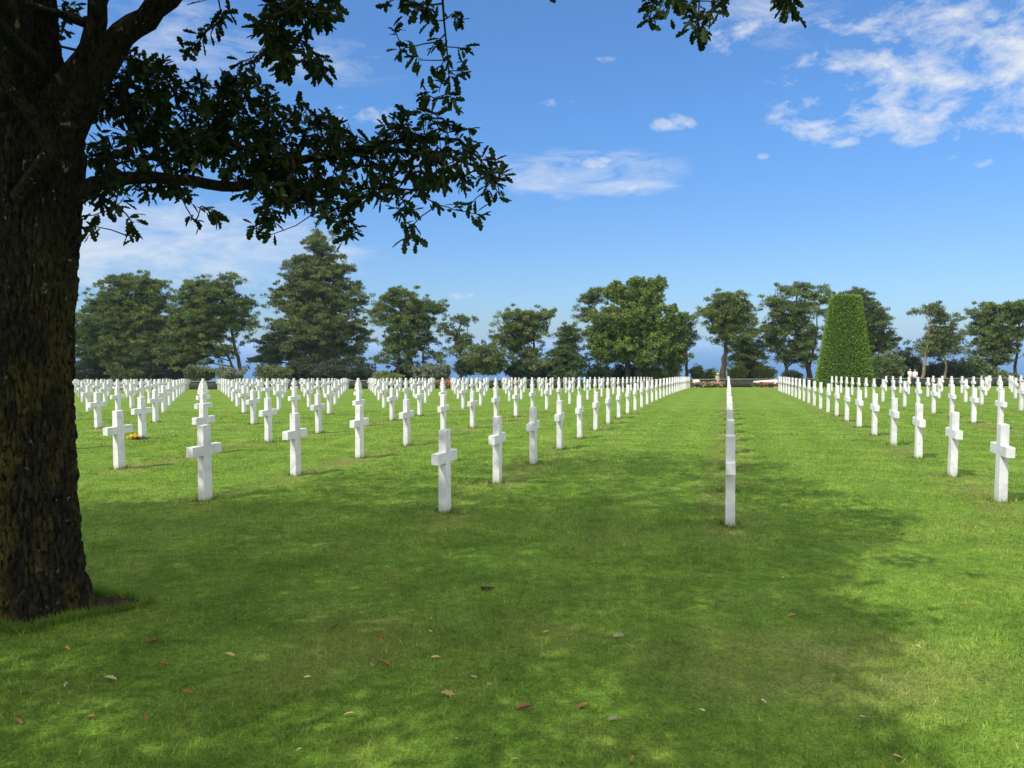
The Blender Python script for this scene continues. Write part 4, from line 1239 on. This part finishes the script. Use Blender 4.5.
# ------------------------------------------------------------------ fallen leaves
M_DRY = {}
for nm, lo, hi in [('rust', (0.20, 0.105, 0.030), (0.28, 0.16, 0.048)), ('brown', (0.19, 0.115, 0.040), (0.28, 0.18, 0.065)), ('tan', (0.30, 0.215, 0.085), (0.42, 0.32, 0.14)),
                   ('pale', (0.34, 0.30, 0.17), (0.46, 0.42, 0.26)), ('grey', (0.21, 0.20, 0.12), (0.31, 0.29, 0.18)), ('dark', (0.13, 0.06, 0.032), (0.20, 0.10, 0.055))]:
    M_DRY[nm] = make_leaf_mat(nm + '_dry_leaf', lo, hi, 0.85, 0.1, 0.03)
WORD = {'rust': 'rust-coloured', 'brown': 'brown', 'tan': 'tan', 'pale': 'pale bleached', 'grey': 'greyish', 'dark': 'dark reddish-brown'}
FL = [  # px, py, colour, length in px, label
    (151, 641.5, 'brown', 19, 'long curled brown oak leaf on the grass right below the trunk foot'),
    (68, 653, 'brown', 9, 'brown oak leaf just below the soil ring, left side'),
    (93, 661, 'tan', 9, None),
    (229, 657, 'tan', 10, 'lone tan oak leaf right of the long curled brown one'),
    (164, 666, 'brown', 12, 'brown oak leaf directly below the long curled one'),
    (110, 681, 'pale', 14, 'thin pale twig-like leaf pointing right at lower left'),
    (66, 687, 'pale', 8, None),
    (188, 696, 'rust', 13, 'rust-coloured oak leaf alone on darker grass at lower left'),
    (246, 672, 'rust', 8, None),
    (148, 709, 'grey', 8, None),
    (146, 719, 'brown', 11, 'brown oak leaf under a small greyish one at lower left'),
    (17, 724, 'dark', 13, 'dark curled leaf closest to the lower left edge'),
    (307, 681, 'pale', 8, None), (189, 716, 'pale', 6, None), (91, 720, 'brown', 12, None), (184, 727, 'tan', 5, None),
    (299, 753, 'pale', 7, None),
    (335, 628, 'brown', 10, 'brown leaf right of the trunk, upper left of the scatter'),
    (350, 717, 'tan', 12, 'beige oak leaf on a sunny fleck at lower centre left'),
    (385, 664.6, 'rust', 15, 'rust-coloured leaf beside a pale grey one, centre left of the scatter'),
    (371.5, 668, 'grey', 7, 'pale grey leaf touching the left of a rust-coloured leaf'),
    (436, 661, 'tan', 12, 'tan lobed leaf beside a sunny fleck near the centre'),
    (383, 638, 'rust', 9, None), (431, 621, 'pale', 6, None),
    (511, 648, 'tan', 10, 'pinkish tan upright leaf at the centre of the scatter'),
    (473, 680, 'pale', 6, None), (448, 697, 'tan', 18, 'long thin tan leaf lying level below the centre'),
    (456, 744, 'tan', 10, None),
    (525, 710, 'dark', 20, 'large dark reddish-brown oak leaf, left of two big ones at lower centre'),
    (581, 708.5, 'brown', 19, 'large rounded brown oak leaf, right of two big ones at lower centre'),
    (546, 635, 'tan', 9, 'beige leaf above the pinkish upright one'),
    (619, 638.7, 'grey', 12, 'narrow greyish leaf on dark grass right of centre'),
    (614, 722, 'grey', 13, 'greyish curled leaf right below the large rounded brown one'),
    (550, 602, 'pale', 7, None), (430, 634, 'pale', 5, None), (488, 687, 'pale', 5, None),
    (632, 764, 'rust', 9, 'pinkish rust leaf at the very bottom edge'), (516, 763, 'tan', 10, None), (458, 646, 'pale', 6, None),
    (693, 606, 'rust', 8, 'small rust leaf in front of the nearest edge-on cross'),
    (791, 617, 'tan', 12, 'tan upright leaf on a grass fleck right of the edge-on cross'),
    (783, 580, 'pale', 6, None), (702, 714, 'pale', 7, None), (764, 706, 'pale', 8, 'whitish upright leaf at lower right on shaded grass'),
    (897, 760, 'tan', 13, 'large pinkish tan leaf at the bottom right'),
    (972, 637, 'pale', 7, 'pale leaf alone on the sunlit grass at far right'), (918, 649, 'pale', 6, None), (863, 721, 'pale', 7, None),
]
lrng = np.random.default_rng(9)
for px, py, c, ln, lab in FL:
    p = on_ground(px, py)
    size = ln * p.y / F * lrng.uniform(0.82, 1.0)
    ang = lrng.uniform(0, 2 * math.pi) if ln < 12 else lrng.choice([0, math.pi]) + lrng.normal(0, 0.3)
    ax = np.array([[math.cos(ang), math.sin(ang), 0.12]]); nn = np.array([[lrng.normal(0, .35), lrng.normal(0, .35) - 0.3, 1.0]])
    pos = np.array([[-math.cos(ang) * size / 2, -math.sin(ang) * size / 2, 0.022]])
    v, l, s = leaves(pos, ax, nn, np.array([size]), lrng, 0.55)
    # give the dead leaf thickness
    nv = len(v); v2 = np.concatenate([v, v - np.array([0, 0, 0.0012])])
    o = mesh_np('fallen_leaf', v2, np.concatenate([l, (l + nv)[::-1]]), np.concatenate([s, s[::-1]]), M_DRY[c], tint=np.full(len(v2), lrng.random()), loc=p)
    if lab is None:
        o['label'] = 'small %s dry leaf scrap scattered on the grass under the oak' % WORD[c]
    else:
        o['label'] = lab
    o['category'] = 'leaf'; o['group'] = 'dry leaves scattered on the lawn'

# ------------------------------------------------------------------ sky, sun, haze
W = bpy.data.worlds.new('World'); S.world = W; W.use_nodes = True
nt = W.node_tree
bg = nt.nodes['Background']
sky = nt.nodes.new('ShaderNodeTexSky'); sky.sky_type = 'NISHITA'; sky.sun_disc = False
sky.sun_elevation = SUN_EL
sky.sun_rotation = math.atan2(-SUN_DIR.x, -SUN_DIR.y)
sky.altitude = 60; sky.air_density = 1.0; sky.dust_density = 0.25; sky.ozone_density = 3.0
tc = nt.nodes.new('ShaderNodeTexCoord')
sx = nt.nodes.new('ShaderNodeSeparateXYZ'); nt.links.new(tc.outputs['Generated'], sx.inputs[0])
az = math_n(nt, 'ARCTAN2', sx.outputs[0], sx.outputs[1])
el = math_n(nt, 'ARCSINE', sx.outputs[2])
zc = math_n(nt, 'MAXIMUM', sx.outputs[2], 0.03)
cp = nt.nodes.new('ShaderNodeCombineXYZ')
nt.links.new(math_n(nt, 'DIVIDE', sx.outputs[0], zc), cp.inputs[0]); nt.links.new(math_n(nt, 'DIVIDE', sx.outputs[1], zc), cp.inputs[1])


def ang(px, py):
    d = at(px, py, 1.0) - Vector((0, 0, EYE)); d.normalize()
    return math.atan2(d.x, d.y), math.asin(d.z)


def spots(lst):
    acc = None
    for px, py, rx, ry, s in lst:
        a0, e0 = ang(px, py)
        ra, re = rx / F, ry / F
        da = math_n(nt, 'DIVIDE', math_n(nt, 'SUBTRACT', az, a0), ra)
        de = math_n(nt, 'DIVIDE', math_n(nt, 'SUBTRACT', el, e0), re)
        r2 = math_n(nt, 'ADD', math_n(nt, 'MULTIPLY', da, da), math_n(nt, 'MULTIPLY', de, de))
        mval = math_n(nt, 'MULTIPLY', math_n(nt, 'SUBTRACT', 1.0, math_n(nt, 'MULTIPLY', r2, 0.5), True), s)
        acc = mval if acc is None else math_n(nt, 'MAXIMUM', acc, mval)
    return acc


cum = spots([(832, 128, 40, 16, .9), (890, 100, 55, 28, 1.0), (860, 60, 50, 18, .75), (930, 75, 55, 30, 1.0), (975, 25, 70, 26, .95), (1015, 60, 40, 60, 1.0), (900, 20, 80, 22, .74), (840, 90, 70, 45, .6), (930, 120, 70, 30, .8), (735, 35, 26, 22, .55), (805, 130, 22, 12, .85), (1080, 60, 80, 60, 1.0),
             (668, 124, 22, 9, 1.0), (592, 160, 24, 8, .8), (640, 188, 22, 6, .66), (548, 103, 15, 6, .85), (565, 100, 25, 4, .7), (460, 296, 15, 5, .85), (762, 155, 8, 4, .8), (985, 162, 12, 4, .75),
             (725, 45, 22, 22, .5), (845, 142, 15, 6, .9), (370, 116, 50, 10, .78), (1000, 100, 24, 14, .9), (610, 58, 16, 4, .7)])
cir = spots([(170, 245, 150, 34, 1.0), (90, 225, 110, 30, .9), (250, 235, 80, 22, .7), (120, 270, 90, 14, .8), (190, 45, 90, 30, .55), (330, 60, 60, 20, .35), (470, 170, 60, 16, .45), (585, 174, 80, 20, .80), (620, 186, 50, 9, .85), (760, 20, 60, 24, .45)])
ca = nt.nodes.new('ShaderNodeCombineXYZ'); nt.links.new(az, ca.inputs[0]); nt.links.new(el, ca.inputs[1])
n1 = noise_n(nt, mapping(nt, ca.outputs[0], scale=(1.0, 1.75, 1), rot=(0, 0, -0.22)), 17.0, 10, 0.66, 0.25)
n2 = noise_n(nt, mapping(nt, ca.outputs[0], scale=(1.0, 3.2, 1), rot=(0, 0, -0.10)), 9.0, 10, 0.66, 0.5)
dc = math_n(nt, 'MULTIPLY', math_n(nt, 'SUBTRACT', math_n(nt, 'ADD', math_n(nt, 'MULTIPLY', n1, 2.3), math_n(nt, 'MULTIPLY', cum, 0.75)), 1.58), 1.75, True)
di = math_n(nt, 'MULTIPLY', math_n(nt, 'SUBTRACT', math_n(nt, 'ADD', math_n(nt, 'MULTIPLY', n2, 2.2), math_n(nt, 'MULTIPLY', cir, 0.65)), 1.22), 1.35, True)
dc = math_n(nt, 'MULTIPLY', dc, math_n(nt, 'MULTIPLY', cum, 2.5, True)); di = math_n(nt, 'MULTIPLY', di, math_n(nt, 'MULTIPLY', cir, 2.5, True))
dens = math_n(nt, 'MULTIPLY', math_n(nt, 'ADD', dc, math_n(nt, 'MULTIPLY', di, 0.8), True), 0.88)
hs = nt.nodes.new('ShaderNodeHueSaturation'); hs.inputs['Saturation'].default_value = 1.05; hs.inputs['Value'].default_value = 1.0
nt.links.new(sky.outputs[0], hs.inputs['Color'])
air = ramp(nt, [(0.0, (0.20, 0.28, 0.43)), (0.10, (0.26, 0.34, 0.46)), (0.28, (0.30, 0.44, 0.57)), (0.55, (0.38, 0.50, 0.62))], math_n(nt, 'MAXIMUM', el, 0.0)).outputs[0]
skyc = mixc(nt, 1.0, hs.outputs[0], air, 'MULTIPLY')
shown = mixc(nt, dens, skyc, (2.75, 2.85, 3.0))
# unseen bright cumulus added overhead and behind the camera to lift ambient fill
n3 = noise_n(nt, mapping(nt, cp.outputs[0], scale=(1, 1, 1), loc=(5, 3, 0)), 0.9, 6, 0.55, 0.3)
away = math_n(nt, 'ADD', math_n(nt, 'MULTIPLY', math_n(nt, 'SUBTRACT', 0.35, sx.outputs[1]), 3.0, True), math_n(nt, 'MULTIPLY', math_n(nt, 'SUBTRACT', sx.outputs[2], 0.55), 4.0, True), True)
fill_cloud = math_n(nt, 'MULTIPLY', math_n(nt, 'MULTIPLY', math_n(nt, 'SUBTRACT', n3, 0.40), 6.0, True), math_n(nt, 'MULTIPLY', sx.outputs[2], 9.0, True))
final = mixc(nt, math_n(nt, 'MULTIPLY', fill_cloud, away), shown, (9.3, 9.0, 8.3))
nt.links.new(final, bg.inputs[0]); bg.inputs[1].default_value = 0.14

sl = bpy.data.lights.new('sun', 'SUN'); sl.energy = 2.75; sl.angle = math.radians(0.53); sl.color = (1.0, 0.95, 0.87)
so = bpy.data.objects.new('sun', sl); so.rotation_euler = SUN_DIR.to_track_quat('-Z', 'Y').to_euler(); so.location = (-20, -20, 40); COL.objects.link(so)

# thin sea haze
vv, ff = box_verts(-27500, 27500, -300, 27500, SEA_Z - 1.0, 24.0)
hm = bpy.data.materials.new('sea_haze'); hm.use_nodes = True
hn = hm.node_tree; hn.nodes.remove(hn.nodes['Principled BSDF'])
pv = hn.nodes.new('ShaderNodeVolumePrincipled'); pv.inputs['Density'].default_value = 0.00021
pv.inputs['Color'].default_value = (0.50, 0.72, 1.0, 1); pv.inputs['Anisotropy'].default_value = 0.2
hn.links.new(pv.outputs[0], hn.nodes['Material Output'].inputs['Volume'])
hz = mesh_np('haze', vv, [q for f in ff for q in f], [4] * 6, hm)
tag(hz, 'thin sea air fading the distant water', 'haze', kind='stuff')

# ------------------------------------------------------------------ camera
cam = bpy.data.cameras.new('camera'); cam.sensor_fit = 'HORIZONTAL'; cam.sensor_width = 36.0
cam.lens = F / 1024 * 36.0; cam.clip_start = 0.05; cam.clip_end = 60000
co = bpy.data.objects.new('camera', cam); co.location = (0, 0, EYE); co.rotation_euler = (Euler((math.pi / 2 - PITCH, 0, 0)).to_matrix() @ Euler((0, 0, -ROLL)).to_matrix()).to_euler(); COL.objects.link(co)
S.camera = co
S.view_settings.view_transform = 'Standard'; S.view_settings.look = 'None'; S.view_settings.gamma = 1.0; S.view_settings.use_curve_mapping = False
S.view_settings.exposure = 1.1
S.render.engine = 'CYCLES'
S.cycles.max_bounces = 6; S.cycles.diffuse_bounces = 3; S.cycles.glossy_bounces = 2; S.cycles.transmission_bounces = 3; S.cycles.volume_bounces = 0; S.cycles.transparent_max_bounces = 8
S.cycles.use_denoising = True; S.cycles.denoiser = 'OPENIMAGEDENOISE'; S.cycles.denoising_prefilter = 'NONE'; S.cycles.sample_clamp_indirect = 4.0
